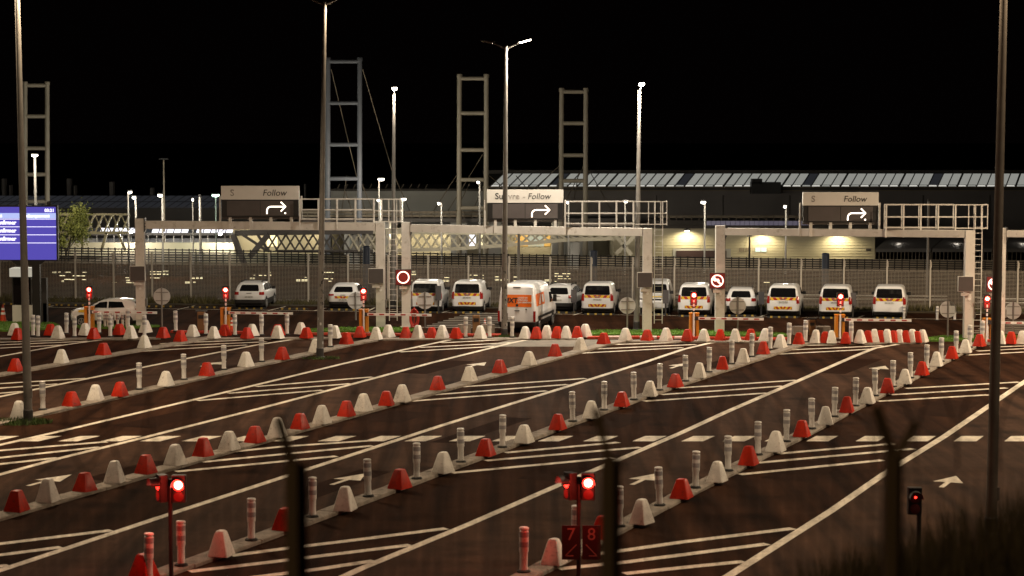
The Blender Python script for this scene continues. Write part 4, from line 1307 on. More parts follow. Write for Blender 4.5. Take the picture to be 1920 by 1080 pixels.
VAN = dict(name='small_van', cat='van', clad=.40, lay=[
    (.22, -2.08, 2.02, .84, .20), (.34, -2.20, 2.16, .90, .20), (.60, -2.21, 2.20, .92, .22), (.80, -2.19, 2.18, .93, .20), (.98, -2.17, 2.02, .93, .18), (1.06, -2.16, 1.80, .92, .20),
    (1.13, -2.15, 1.36, .91, .16), (1.20, -2.14, 1.18, .90, .14), (1.45, -2.09, .82, .845, .13), (1.68, -2.03, .45, .785, .12), (1.77, -1.97, .22, .73, .13), (1.825, -1.88, -.05, .64, .15), (1.845, -1.7, -.3, .5, .2)],
    rw=(.74, 1.17, 1.69, .06), ws=(.80, 1.20, 1.66, .12), sw=[[(-.05, 1.20), (.98, 1.20), (.62, 1.50), (.40, 1.60), (-.05, 1.60)]],
    tl=(.76, .94, .82, 1.24), hl=(.52, .86, .80, .96), mir=(1.02, .92, 1.22), wy=(-1.42, 1.38), wr=.315, pz=.90, bz=1.06)
SUV = dict(name='parked_suv', cat='car', clad=.60, lay=[
    (.26, -1.98, 1.95, .84, .22), (.40, -2.12, 2.10, .89, .24), (.66, -2.14, 2.13, .90, .24), (.86, -2.12, 2.12, .905, .22), (1.0, -2.08, 1.98, .89, .2), (1.06, -2.06, 1.55, .87, .2),
    (1.10, -2.03, 1.12, .86, .18), (1.30, -1.86, .78, .79, .17), (1.50, -1.66, .42, .70, .18), (1.57, -1.50, .15, .65, .18), (1.61, -1.30, -.2, .55, .2)],
    rw=(.60, 1.10, 1.46, .10), ws=(.72, 1.13, 1.48, .10), sw=[[(-1.55, 1.14), (-1.0, 1.14), (-1.0, 1.45), (-1.35, 1.42)], [(-.92, 1.12), (.0, 1.12), (.0, 1.48), (-.92, 1.48)], [(.07, 1.12), (.92, 1.13), (.42, 1.46), (.07, 1.48)]],
    tl=(.62, .90, .88, 1.06), hl=(.5, .85, .80, .95), mir=(.98, .72, 1.14), wy=(-1.32, 1.34), wr=.345, pz=.76, bz=.98, bars=True)
HAT = dict(name='parked_crossover', cat='car', clad=.50, lay=[
    (.22, -1.95, 1.95, .82, .22), (.36, -2.10, 2.08, .87, .26), (.62, -2.13, 2.12, .885, .26), (.86, -2.10, 2.08, .885, .24), (.98, -2.04, 1.85, .86, .22),
    (1.05, -1.96, 1.05, .84, .2), (1.22, -1.72, .75, .76, .2), (1.42, -1.42, .3, .66, .2), (1.49, -1.2, .0, .6, .2), (1.53, -.95, -.3, .48, .2)],
    rw=(.58, 1.06, 1.36, .08), ws=(.70, 1.08, 1.40, .10), sw=[[(-1.4, 1.08), (-.05, 1.06), (-.05, 1.40), (-1.1, 1.38)], [(.02, 1.06), (.85, 1.08), (.3, 1.38), (.02, 1.40)]],
    tl=(.55, .88, .86, .96), hl=(.5, .82, .74, .86), mir=(.95, .72, 1.08), wy=(-1.3, 1.28), wr=.33, pz=.62, bz=.90)
CITY = dict(name='small_car', cat='car', clad=.36, lay=[
    (.20, -1.72, 1.75, .72, .2), (.34, -1.82, 1.84, .77, .24), (.60, -1.86, 1.88, .785, .24), (.82, -1.84, 1.84, .785, .22), (.94, -1.80, 1.62, .77, .2), (1.0, -1.78, 1.05, .76, .2),
    (1.05, -1.76, .92, .75, .18), (1.25, -1.66, .58, .69, .17), (1.42, -1.50, .22, .62, .18), (1.48, -1.36, -.05, .57, .18), (1.51, -1.15, -.35, .48, .18)],
    rw=(.55, 1.02, 1.34, .06), ws=(.62, 1.05, 1.38, .08), sw=[[(-1.10, 1.06), (-.22, 1.04), (-.22, 1.38), (-.95, 1.36)], [(-.14, 1.04), (.72, 1.05), (.25, 1.34), (-.14, 1.38)]],
    tl=(.56, .77, .84, 1.0), hl=(.42, .74, .78, .88), mir=(.86, .58, 1.06), wy=(-1.18, 1.25), wr=.29, pz=.6, bz=.88)
def place(t, x, y, deg, sc=1.0, z=0):
    p = G(x, y)
    t.location = (p.x, p.y, z)
    t.rotation_euler = (0, 0, -R(deg))
    t.scale = (sc, sc, sc)
    # the measured point is the middle of the tail: step forward to the centre
    t.location += Vector((math.sin(R(deg)), math.cos(R(deg)), 0)) * 2.1 * sc
    return t
v = vehicle(VAN, 'white van with red and yellow tail chevrons just left of the orange-backed van')
chevrons(-.74, .74, 1.0, 1.155, VAN['lay'], .014).build('upper_chevrons', [M_CRED, M_YEL], v)
chevrons(-.52, .52, .48, .64, VAN['lay'], .014).build('lower_chevrons', [M_CRED, M_YEL], v)
place(v, 876, 586.5, 6)
VANS = [(798, 587, 4, 1.02, 'dark-windowed white van behind the ring sign and a round sign back'), (1120, 590.5, 7.5, 1, 'white chevron-tailed van just right of the orange-backed van'),
        (1301, 593.5, 9, 1, 'white chevron-tailed van behind the fourth lit barrier signal'), (1468, 595.5, 11, 1, 'white chevron-tailed van in clear view, third from the right'),
        (1566, 597, 11.5, 1, 'white chevron-tailed van behind the fifth lit barrier signal')]
for x, y, dg, sc, lab in VANS:
    place(dup(v, (0, 0, 0), 0, lab), x, y, dg, sc)
v2 = vehicle(VAN, 'rightmost white van, with one row of tail chevrons')
chevrons(-.74, .74, 1.0, 1.155, VAN['lay'], .014).build('upper_chevrons', [M_CRED, M_YEL], v2)
place(v2, 1667, 597.5, 12)
v3 = vehicle(VAN, 'white van parked nose towards the viewer behind the middle gantry post', plate=False)
MB().add(*rear_patch(VAN['lay'], -.6, .6, .98, 1.05, .015, nz=2, front=True, r=.01)).build('bonnet_marking', M_YEL, v3)
place(v3, 1222, 587, 188)
v3.location = G(1222, 590) + Vector((.35, 2.2, 0))
su = vehicle(SUV, 'white four-wheel-drive with black bumper beside the second barrier signal')
place(su, 467, 580.5, 4)
place(dup(su, (0, 0, 0), 0, 'white four-wheel-drive half hidden behind the orange-backed van'), 1046, 587, 12)
place(dup(su, (0, 0, 0), 0, 'white four-wheel-drive behind a round sign back, right of the no-left-turn sign'), 1389, 592.5, 8, .97)
ha = vehicle(HAT, 'low white crossover car beside the third barrier signal')
chevrons(-.5, .5, .70, .84, HAT['lay'], .014, 3).build('tail_chevrons', [M_CRED, M_YEL], ha)
place(ha, 643, 581.5, 4)
ci = vehicle(CITY, 'small white car seen from the side, behind the first barrier')
p = G(196, 613)
ci.location = (p.x, p.y + .8, 0)
ci.rotation_euler = (0, 0, R(90))
q = MB().add(*side_patch(CITY['lay'], [(1.05, .78), (1.42, .80), (1.40, .92), (1.1, .94)], .012, 1))
q.add(*side_patch(CITY['lay'], [(1.05, .78), (1.42, .80), (1.40, .92), (1.1, .94)], .012, -1))
q.build('wing_marking', M_YEL, ci)
# large orange-backed van
CRAFT = dict(name='delivery_van', cat='van', clad=.42, lay=[
    (.32, -2.85, 2.75, .92, .1), (.5, -2.95, 2.95, .99, .12), (.95, -2.96, 2.98, 1.0, .1), (1.15, -2.955, 2.80, 1.0, .1), (1.28, -2.95, 2.25, .995, .1), (1.45, -2.94, 2.05, .985, .1), (1.95, -2.91, 1.65, .935, .1),
    (2.25, -2.88, 1.30, .89, .12), (2.42, -2.85, 1.05, .84, .14), (2.52, -2.78, .8, .74, .18), (2.56, -2.6, .6, .6, .2)],
    rw=(.0, 0, 0, 0), ws=(.85, 1.32, 1.95, .08), sw=[[(1.05, 1.32), (2.0, 1.34), (1.6, 1.85), (1.05, 1.90)]],
    tl=(.9, 1.0, .62, 1.12), hl=(.6, .95, .9, 1.1), mir=(1.15, 1.75, 1.5), wy=(-1.75, 1.9), wr=.345, pz=.75, bz=.2)
lay = CRAFT['lay']
t = thing('delivery_van', 'white delivery van with an orange advert on its rear doors, behind the middle mast', 'van', (0, 0, 0), 0, 'white vehicles parked beyond the barriers')
MB().rings(lay, seg=4).build('body', M_CAR, t, sharp=40)
MB().rings([(z, lerp_layers(lay, z, 1) - .03, lerp_layers(lay, z, 2) + .02, lerp_layers(lay, z, 3) + .012, .1) for z in (.28, .50, .58)], seg=4).build('bumper', M_TRIM, t)
for s in (-1, 1):
    MB().add(*rear_patch(lay, (-.86 if s < 0 else .006), (-.006 if s < 0 else .86), .62, 2.40, .012, nz=8, r=.02)).build('rear_door', M_CAR, t)
a = MB().add(*rear_patch(lay, -.80, .80, 1.38, 2.02, .022, nz=4, r=.01))
a.build('rear_advert', M_OVAN, t)
yb = lambda z: lerp_layers(lay, z, 1)
text('SIXT', .36, M_INK, 'advert_lettering', t, (-.68, yb(1.62) - .035, 1.60), shear=.15, ext=.002, bold=.012)
for k, s_ in enumerate(('LOUEZ UN', 'UTILITAIRE,', 'QUI DÉMÉNAGE.')):
    text(s_, .108, M_WLET, 'advert_lettering', t, (.06, yb(1.7) - .04, 1.83 - k * .125), ext=.002, bold=.004)
def patch_box(x, z, w, h, m, name, d=.04):
    MB().box((x, yb(z) - .02, z), (w, d, h)).build(name, m, t)
patch_box(.03, 1.18, .26, .05, M_TRIM, 'door_handle', .06)
patch_box(-.38, .74, .55, .13, M_TRIM, 'number_plate_recess', .05)
patch_box(-.38, .74, .46, .09, M_PLATE, 'number_plate', .056)
q = MB().lathe([(.07, 0), (.07, .03)], 14); q.v = [(x + .03, yb(1.45) - .03 - z, 1.47 + y) for x, y, z in q.v]; q.build('round_emblem', M_INK, t)
q = MB().lathe([(.04, 0), (.04, .03)], 12); q.v = [(x + .52, yb(1.27) - .02 - z, 1.26 + y) for x, y, z in q.v]; q.build('lock', M_INK, t)
patch_box(0, 2.40, .4, .05, M_TRIM, 'brake_lamp', .05)
for s in (-1, 1):
    MB().box((s * .955, yb(.9) + .03, .88), (.11, .12, .56)).build('tail_lamp', M_TAIL, t)
    MB().add(*side_patch(lay, [(-2.55, 1.38), (-.3, 1.38), (-.3, 2.02), (-2.55, 2.02)], .012, s)).build('side_advert', M_OVAN, t)
    MB().add(*side_patch(lay, [(-1.9, 1.46), (-1.5, 1.46), (-1.15, 1.95), (-1.35, 1.95)], .018, s)).build('advert_figure', M_WLET, t)
    MB().add(*side_patch(lay, [(-1.0, 1.5), (-.55, 1.5), (-.55, 1.9), (-1.0, 1.9)], .018, s)).build('advert_figure', M_PLATE, t)
    for w_ in CRAFT['sw']:
        MB().add(*side_patch(lay, w_, .010, s)).build('side_window', M_GLASS, t)
    q = MB(); q.add(*side_patch(lay, [(-2.2, .70), (2.3, .70), (2.3, .84), (-2.2, .84)], .014, s)); q.build('rub_strip', M_TRIM, t)
    for wy in CRAFT['wy']:
        n = 16
        r_ = .345
        vs = [(s * (.99 + .014), wy + (r_ + .09) * math.cos(R(-20 + 220 * k / n)), r_ + (r_ + .09) * math.sin(R(-20 + 220 * k / n))) for k in range(n + 1)]
        MB().add(vs, [tuple(range(n + 1)) if s < 0 else tuple(range(n, -1, -1))]).build('wheel_arch', M_TRIM, t)
        wheel(t, s * 1.008, wy, r_, s)
    q = MB().box((s * 1.15, 1.75, 1.52), (.2, .12, .36)); q.build('wing_mirror', M_TRIM, t)
    MB().box((s * .78, lerp_layers(lay, 1.0, 2) - .04, 1.0), (.34, .14, .2), rz=-s * .2).build('headlamp', M_HEAD, t)
MB().add(*rear_patch(lay, -.85, .85, 1.32, 1.95, .012, taper=.08, front=True)).build('windscreen', M_GLASS, t)
MB().box((0, 2.96, .85), (1.2, .08, .25)).build('grille', M_TRIM, t)
place(t, 969, 624, 12)
t.location += Vector((math.sin(R(12)), math.cos(R(12)), 0)) * .8

# rubber wheel stops with yellow patches
stp = MB().rings([(0, -.075, .075, .9, .02), (.09, -.05, .05, .88, .02), (.10, -.04, .04, .87, .02)], smooth=False).mesh('bar', M_RUB)
pat = MB().rings([(0, -.078, .078, .065, .01), (.092, -.053, .053, .065, .01), (.103, -.043, .043, .065, .01)], smooth=False).mesh('yellow_patch', M_YEL2)
stops = [(28, 572.5), (100, 574), (136, 574.5), (300, 577), (382, 578.5), (440, 579.5), (470, 580.5), (550, 581.5), (643, 583), (800, 588), (876, 588.5), (1055, 588.5), (1124, 591.5), (1228, 592), (1301, 595), (1389, 594.5), (1468, 597), (1566, 598.5), (1667, 599)]
for i, (x, y) in enumerate(stops):
    p = G(x, y - 1)
    t = thing('wheel_stop', '%s black and yellow wheel stop from the left in the car park' % ORD[i + 1], 'wheel stop', p, -R(4), 'black and yellow wheel stops')
    obj('bar', stp, t)
    for k in range(4):
        obj('yellow_patch', pat, t, (-.66 + .44 * k, 0, 0))
# dark charging posts
for x, yb_, yt, lab in ((1076, 589, 543, 'dark charging post beside the half-hidden four-wheel-drive'), (1248, 592, 544, 'dark charging post before the nose-in van'),
                        (1427, 592, 547, 'dark charging post left of the third van from the right'), (1599, 597, 549, 'dark charging post right of the fifth barrier signal'),
                        (822, 588, 536, 'dark charging post before the dark-windowed van')):
    b = G(x, yb_)
    h = A(x, yt, b.y).z
    t = thing('charging_post', lab, 'charging post', b, 0, 'dark charging posts')
    MB().box((0, 0, h * .25), (.09, .09, h * .5)).build('stem', M_DARK, t)
    MB().rings([(h * .48, -.1, .1, .17, .03), (h, -.1, .1, .17, .03)], smooth=False).build('box', mat('charging_box', (.09, .085, .09), .5), t)

# ================================================================== FENCES
# pale mesh fence along the car park
FA, FB = G(-70, 558.5), G(1990, 586)
fd = FB - FA
n = round(fd.length / 2.5)
ln = fd.length / n
rz = math.atan2(fd.y, fd.x)
t = thing('mesh_fence', 'long pale wire mesh fence behind the parked vehicles', 'fence', FA, rz)
mb = MB()
hf = 2.42
for k in range(30):
    z = .12 + k * (hf - .14) / 29
    mb.box((ln / 2, 0, z), (ln - .06, .014, .034))
for k in range(13):
    mb.box((.06 + k * (ln - .12) / 12, .014, hf / 2 + .05), (.016, .012, hf - .1))
pm = mb.mesh('mesh_panel', M_FENCE)
mb = MB().box((0, -.05, 1.3), (.09, .09, 2.6))
mb.bar((0, -.05, 2.55), (0, .10, 3.0), .06).bar((0, -.05, 2.55), (0, -.2, 3.0), .06)
mb.box((.02, -.05, 2.75), (.12, .08, .35))
po = mb.mesh('post', M_FPOST)
for k in range(n + 1):
    obj('post', po, t, (k * ln, 0, 0))
    if k < n:
        o = obj('mesh_panel', pm, t, (k * ln, 0, 0)); o['kind'] = 'stuff'
# dark slatted fence further back
SA, SB = A(-70, 461, 158), A(1990, 492, 146)
zt1, zt2 = SA.z, SB.z
t = thing('slat_fence', 'dark horizontally slatted fence behind the pale mesh fence', 'fence', (SA.x, SA.y, 0), math.atan2(SB.y - SA.y, SB.x - SA.x))
Ls = (Vector((SB.x, SB.y)) - Vector((SA.x, SA.y))).length
n = round(Ls / 2.6)
ln = Ls / n
mb = MB()
hs = 2.05
for k in range(11):
    mb.box((ln / 2, 0, .12 + k * .186), (ln, .03, .085))
for k in range(5):
    mb.box((k * ln / 5, -.03, hs / 2), (.075, .05, hs + .06))
sm = mb.mesh('slat_panel', M_SLAT)
for k in range(n):
    z = zt1 + (zt2 - zt1) * k / n
    o = obj('slat_panel', sm, t, (k * ln, 0, 0))
    o.scale = (1, 1, z / hs)
    o['kind'] = 'stuff'
# pale retaining wall and lit openings behind the fences
W1, W2 = A(-90, 500, 172), A(2010, 510, 160)
t = thing('retaining_wall', 'long low concrete wall glimpsed through the fences', 'wall', (W1.x, W1.y, 0), math.atan2(W2.y - W1.y, W2.x - W1.x))
Lw = (W2 - W1).length
MB().box((Lw / 2, 0, .45), (Lw, .4, .9)).build('wall', M_RWALL, t)
rnd = random.Random(3)
spots = [(98, 160, 510, 526), (205, 226, 530, 556), (282, 314, 508, 520), (348, 377, 520, 547), (485, 506, 510, 518), (607, 624, 503, 533), (703, 722, 512, 540), (824, 840, 516, 545),
         (928, 950, 518, 545), (963, 1002, 518, 530), (1008, 1032, 518, 532), (1040, 1068, 512, 532), (1176, 1190, 535, 562), (1255, 1264, 530, 562), (1368, 1400, 527, 541), (236, 264, 520, 556),
         (116, 135, 526, 553), (556, 578, 520, 545), (30, 52, 520, 550), (452, 476, 515, 545), (1500, 1530, 532, 545), (1420, 1450, 528, 548), (880, 905, 515, 530), (760, 780, 508, 530)]
for i, (x0, x1, y0, y1) in enumerate(spots):
    Y = 148.5 + (i % 3)
    c = A((x0 + x1) / 2, y1, Y)
    t = thing('lit_unit', '%s group of small lit openings from the left seen through the mesh fence' % ORD[sum(1 for s_ in spots if s_[0] <= x0)], 'lit unit', (c.x, Y, 0), 0, 'lit units behind the mesh fence')
    y = y0
    while y < y1:
        x = x0
        hh = rnd.uniform(1.2, 3.2)
        while x < x1:
            w = rnd.uniform(3, 11)
            if rnd.random() < .6:
                a, b = A(x, y, Y), A(min(x + w, x1 + 2), y + hh, Y)
                MB().box(((a.x + b.x) / 2 - c.x, rnd.uniform(-.2, .2), (a.z + b.z) / 2), (b.x - a.x, .1, a.z - b.z)).build('lit_pane', M_WIN, t)
            x += w + rnd.uniform(1, 5)
        y += hh + rnd.uniform(2, 5)
# guard rail at the right
def guard(x0, x1, y0, y1, label):
    a, b = A(x0, y0, 129.5), A(x1, y1, 127.5)
    d = b - a
    t = thing('guard_rail', label, 'guard rail', (a.x, a.y, 0), math.atan2(d.y, d.x), 'guard rails')
    for dz in (0, -.22):
        q = MB()
        pr = [(0, -.02), (-.05, .03), (-.05, .06), (0, .10)]
        L = d.length
        vs = []
        for x in (0, L):
            vs += [(x, yy, a.z + dz + zz) for yy, zz in pr]
        q.add(vs, [(i, i + 4, i + 5, i + 1) for i in range(3)])
        q.box((L / 2, .02, a.z + dz + .04), (L, .03, .10))
        q.build('rail', M_GANTRY, t)
    for k in range(int(d.length / 4) + 1):
        MB().box((k * 4 + .3, .08, a.z / 2), (.1, .08, a.z + .1)).build('post', M_STEEL, t)
guard(1225, 1776, 552, 559, 'double guard rail behind the vans at the right')
guard(1833, 1990, 560, 562, 'double guard rail at the right edge')
# blue-grey steel columns in front of the slatted fence
for x, y0, y1, lab in ((1113, 471, 524, 'blue-grey column right of the middle sign board'), (1548, 476, 530, 'blue-grey column above the second van from the right'), (687, 463, 500, 'dark column behind the left gantry\'s right post')):
    a = A(x, y0, 140)
    t = thing('steel_column', lab, 'column', (a.x, 140, 0), 0, 'blue-grey columns')
    MB().tube((0, 0, 0), (0, 0, a.z), .24, n=16).build('shaft', M_BCOL, t)
    MB().lathe([(.25, 0), (.2, .05), (.05, .08)], 16, c=(0, 0, a.z)).build('cap', M_BCOL, t)

# ================================================================== FAR BUILDINGS
def px(x, y, Y): return A(x, y, Y)
def wallbox(name, x0, x1, yt, yb, Y, depth, m, parent):
    a, b = A(x0, yt, Y), A(x1, yb, Y)
    zb = min(b.z, a.z - .2)
    return MB().box(((a.x + b.x) / 2, Y + depth / 2, (a.z + zb) / 2), (b.x - a.x, depth, a.z - zb)).build(name, m, parent)
# big hall at the right with a band of lit roof glazing
Y = 190
t = thing('warehouse', 'huge dark hall with a long band of lit roof glazing', 'building', (0, 0, 0))
wallbox('wall', 905, 2050, 358, 480, Y, 40, M_HALL, t)
wallbox('fascia', 905, 2050, 349.5, 358, Y - .3, 2, M_FASC, t)
wallbox('fascia_ledge', 905, 2050, 352, 353.2, Y - .45, .2, M_ROOF, t)
for x in (1230, 1355, 1480, 1605, 1730, 1855):
    wallbox('panel_joint', x, x + 1.2, 366, 430, Y - .06, .1, M_ROOF, t)
a, b = A(918, 349, Y - .3), A(2050, 357, Y - .3)
z0 = A(918, 349.5, Y).z
c = A(918, 325.5, Y + 3.2)
npan = 62
def gl(x0, x1, tz0, tz1, yo, m, name, lean):
    q = MB()
    def P(x, f): return (x + lean * f, Y - .3 + 3.4 * f + yo, z0 + (c.z - z0) * f)
    q.add([P(x0, tz0), P(x1, tz0), P(x1, tz1), P(x0, tz1)], [(0, 1, 2, 3)])
    return q.build(name, m, t)
pw = (b.x - a.x) / npan
for k in range(npan):
    x0 = a.x + k * pw
    if k % 13 == 6:
        gl(x0 + .03, x0 + pw - .03, .12, 1, 0, M_PURP if False else M_DPANEL, 'dirty_roof_pane', 1.2)
    else:
        gl(x0 + .05, x0 + pw - .05, .14, 1, 0, M_PANEL, 'roof_pane', 1.2)
    gl(x0 + .05, x0 + pw - .05, .0, .11, 0, M_PANEL2 if (k * 7) % 5 < 3 else M_PANEL, 'lower_roof_pane', .06)
q = MB()
q.add([(a.x - 1, Y - .1, z0 - .05), (b.x, Y - .1, z0 - .05), (b.x + .5, Y + 3.4, c.z - .05), (a.x - .5, Y + 3.4, c.z - .05)], [(0, 1, 2, 3)])
q.build('glazing_backing', M_ROOF, t)
for k in range(npan + 1):
    x0 = a.x + k * pw
    MB().bar((x0, Y - .38, z0 + .02), (x0 + 1.2, Y + 3.0, c.z + .03), .07 if k % 6 else .16, .08).build('glazing_bar', M_ROOF, t)
d1 = A(905, 319.5, Y + 3.4); d2 = A(2050, 329, Y + 3.4)
MB().box(((d1.x + d2.x) / 2, Y + 8, (c.z + d1.z) / 2), (d2.x - d1.x, 9, d1.z - c.z + .05)).build('ridge', M_ROOF, t)
e = A(1408, 336, Y - 1)
e2 = A(1463, 363, Y - 1)
q = MB().box(((e.x + e2.x) / 2, Y - .9, (A(1408, 341, Y).z + e2.z) / 2), (e2.x - e.x, 1.2, A(1408, 341, Y).z - e2.z))
q.box(((e.x + e.x + 1.0) / 2, Y - .9, A(1408, 339, Y).z), (.9, 1.2, .4))
q.build('plant_unit', M_BLACK, t)
# lower beige building with wall lamps
Y = 172
t = thing('cargo_shed', 'low beige clad shed lit by three wall lamps', 'building', (0, 0, 0))
wallbox('wall', 1150, 1640, 426, 500, Y, 10, M_CLAD, t)
q = MB()
zt = A(1150, 426, Y).z
xa, xb = A(1150, 426, Y).x, A(1640, 426, Y).x
for k in range(16):
    q.box(((xa + xb) / 2, Y - .02, zt - .12 - k * .22), (xb - xa, .06, .035))
q.build('cladding_ribs', M_CLAD, t)
wallbox('eaves', 1150, 1645, 423.5, 426.5, Y - .3, .6, M_ROOF, t)
wallbox('roof', 1225, 1645, 413.5, 424, Y + 2.5, 6, M_ROOF, t)
for k in range(22):
    x0 = 1325 + k * 9
    wallbox('roof_pane', x0, x0 + 8, 414.5, 422.5, Y + 2.3, .15, M_PURP, t)
for k in range(24):
    x0 = 1240 + k * 14
    wallbox('rail_post', x0, x0 + 1.4, 403, 413.5, Y + 3, .1, M_FASC, t)
wallbox('roof_rail', 1235, 1560, 404, 405, Y + 3, .1, M_FASC, t)
wallbox('dark_door', 1268, 1362, 470, 500, Y - .15, .3, mat('dark_red_door', (.035, .015, .014), .6), t)
wallbox('door_surround', 1262, 1370, 466.5, 500, Y - .08, .2, M_GREYW, t)
for x in (1386, 1397.5):
    wallbox('window', x, x + 10, 464.5, 472, Y - .06, .1, M_FASC, t)
for x in (1416.5, 1427.5):
    wallbox('window', x, x + 9.5, 464.5, 472, Y - .06, .1, M_WINB, t)
wallbox('window_frame', 1415, 1438.5, 463.6, 473, Y - .03, .05, M_GREYW, t)
wallbox('small_sign', 1624, 1633, 466, 470, Y - .05, .08, M_TRUSSD, t)
for x, y in ((1288, 433), (1430, 438), (1572, 438)):
    p = A(x, y, Y)
    MB().box((p.x, Y - .22, p.z + .1), (.5, .4, .14)).box((p.x, Y - .05, p.z + .14), (.2, .1, .3)).build('wall_lamp', M_DARK, t)
    MB().box((p.x, Y - .25, p.z + .015), (.36, .26, .03)).build('wall_lamp_lens', M_LAMPF, t)
    lamp('wall_lamp_light', (p.x, Y - 1.0, p.z - .05), 480, (1, .87, .55), .12, spot=160, parent=t, rot=(R(14), 0, 0))
# canopies right of the shed
Y = 170
t = thing('canopy_row', 'dark fabric canopies right of the beige shed', 'canopy', (0, 0, 0))
for i, (x0, x1) in enumerate(((1642, 1745), (1748, 1860), (1865, 1990))):
    a, b = A(x0, 466, Y), A(x1, 466, Y)
    p, r_ = A(x0 + 22, 447, Y + 4), A(x1 + 22, 447, Y + 4)
    q = MB().add([a, b, r_, p], [(0, 1, 2, 3)])
    q.add([(a.x, Y - .05, a.z), (b.x, Y - .05, b.z), (b.x, Y - .05, b.z - .28), (a.x, Y - .05, a.z - .28)], [(3, 2, 1, 0)])
    q.build('fabric_roof', mat('grey_canopy_fabric', (.14, .13, .125), .7), t)
    for k in range(16):
        xx = a.x + (b.x - a.x) * k / 15
        MB().box((xx, Y + .1, a.z - .9), (.05, .05, 1.5)).build('bar', M_FASC, t)
    lamp('canopy_lamp', ((a.x + b.x) / 2, Y + 2.0, p.z - .35), 50, (1, .9, .75), .2, parent=t)
# pale box building in the middle
Y = 196
t = thing('box_building', 'pale grey flat-roofed building between the pylons', 'building', (0, 0, 0))
wallbox('wall', 620, 915, 355.5, 430, Y, 20, M_GREYW, t)
wallbox('parapet', 618, 917, 354, 356.2, Y - .15, .5, M_ROOF, t)
for k in range(12):
    x = 632 + k * 15
    p, q_ = A(x, 355, Y + 2), A(x + 5, 345, Y + 2)
    MB().bar(p, q_, .08).build('roof_fence_arm', M_FASC, t)
Y = 177
t = thing('viaduct_deck', 'dark viaduct deck with railings behind the gantries', 'bridge', (0, 0, 0))
wallbox('deck', 560, 1160, 409.5, 416, Y, 5, M_TRUSSD, t)
wallbox('handrail', 560, 1000, 396, 397, Y, .1, M_FASC, t)
wallbox('handrail', 560, 1000, 402.5, 403.3, Y, .1, M_FASC, t)
for k in range(32):
    wallbox('rail_post', 562 + k * 14, 563 + k * 14, 396, 410, Y, .1, M_FASC, t)
for x0, x1 in ((705, 730), (845, 875), (905, 940), (1035, 1072), (1085, 1112), (600, 618), (645, 668)):
    wallbox('pier', x0, x1, 416, 480, Y + .5, 3, M_GREYW, t)
Y = 181
t = thing('lit_shed', 'pale lit shed glimpsed through the lattice bridge', 'building', (0, 0, 0))
wallbox('wall', 430, 1160, 428, 500, Y, 8, M_CLAD, t)
for x0, x1, m in ((965, 1032, mat('amber_lit_bay', (.5, .3, .08), .5, emit=(1, .6, .15), estr=.35)), (880, 892, M_BPANEL), (902, 910, M_WIN), (990, 1020, M_WINB), (500, 520, M_WIN), (612, 622, M_WIN)):
    wallbox('lit_opening', x0, x1, 433, 462, Y - .1, .2, m, t)
for x in (470, 600, 740, 830, 1000, 1100):
    p = A(x, 434, Y - 2)
    lamp('shed_lamp', (p.x, Y - 2.0, p.z), 230, (1, .86, .58), .2, parent=t)
    MB().box((p.x, Y - 2.0, p.z + .25), (.4, .3, .1)).bar((p.x, Y - 2, p.z + .3), (p.x, Y + .1, p.z + .5), .05).build('shed_lamp_housing', M_DARK, t)
# left halls
Y = 204
t = thing('left_hall', 'dim hall with grey roof glazing at the far left', 'building', (0, 0, 0))
wallbox('wall', -60, 520, 388, 470, Y, 20, M_HALL, t)
za, zc = A(0, 390, Y).z, A(0, 366, Y + 4).z
xa, xb = A(-60, 380, Y).x, A(490, 380, Y).x
for k in range(34):
    for r_ in range(2):
        x0 = xa + (xb - xa) * k / 34
        pw = (xb - xa) / 34
        f0, f1 = r_ / 2 + .02, (r_ + 1) / 2 - .03
        P = lambda x, f: (x + 1.3 * f, Y - .3 + 4 * f, za + (zc - za) * f)
        MB().add([P(x0 + .05, f0), P(x0 + pw - .06, f0), P(x0 + pw - .06, f1), P(x0 + .05, f1)], [(0, 1, 2, 3)]).build('roof_pane', M_DPANEL, t)
MB().add([(xa, Y - .1, za - .1), (xb, Y - .1, za - .1), (xb + 1.3, Y + 4, zc - .1), (xa, Y + 4, zc - .1)], [(0, 1, 2, 3)]).build('roof', M_ROOF, t)
for x, y0, w in ((3, 335, 6), (17, 347, 3), (125, 335, 7), (138, 348, 3), (205, 341, 7), (281, 352, 6), (570, 345, 3)):
    wallbox('chimney', x, x + w, y0, 372, Y + 5, 1, M_HALL, t)
Y = 172
t = thing('lit_canopy', 'brightly lit white glazed canopy behind the leftmost gantry', 'canopy', (0, 0, 0))
for k in range(20):
    x0 = 158 + k * 13.9
    a, b = A(x0 + 1.2, 436.5, Y), A(x0 + 13.2, 436.5, Y)
    p, r_ = A(x0 + 4, 427.5, Y + 2.5), A(x0 + 16, 427.5, Y + 2.5)
    MB().add([a, b, r_, p], [(0, 1, 2, 3)]).build('glazing_pane', M_DPANEL if k in (8, 14) or k < 2 else M_BPANEL, t)
wallbox('gutter', 158, 438, 436.5, 438.5, Y - .1, .3, M_TRUSSD, t)
for k in range(18):
    wallbox('column', 165 + k * 16, 166.3 + k * 16, 438.5, 480, Y + .4, .12, M_FPOST, t)
wallbox('back_wall', 110, 440, 447, 462, Y + 4, .4, M_GREYW, t)
wallbox('low_wall', 108, 440, 455, 480, Y - 2, .5, M_CLAD, t)
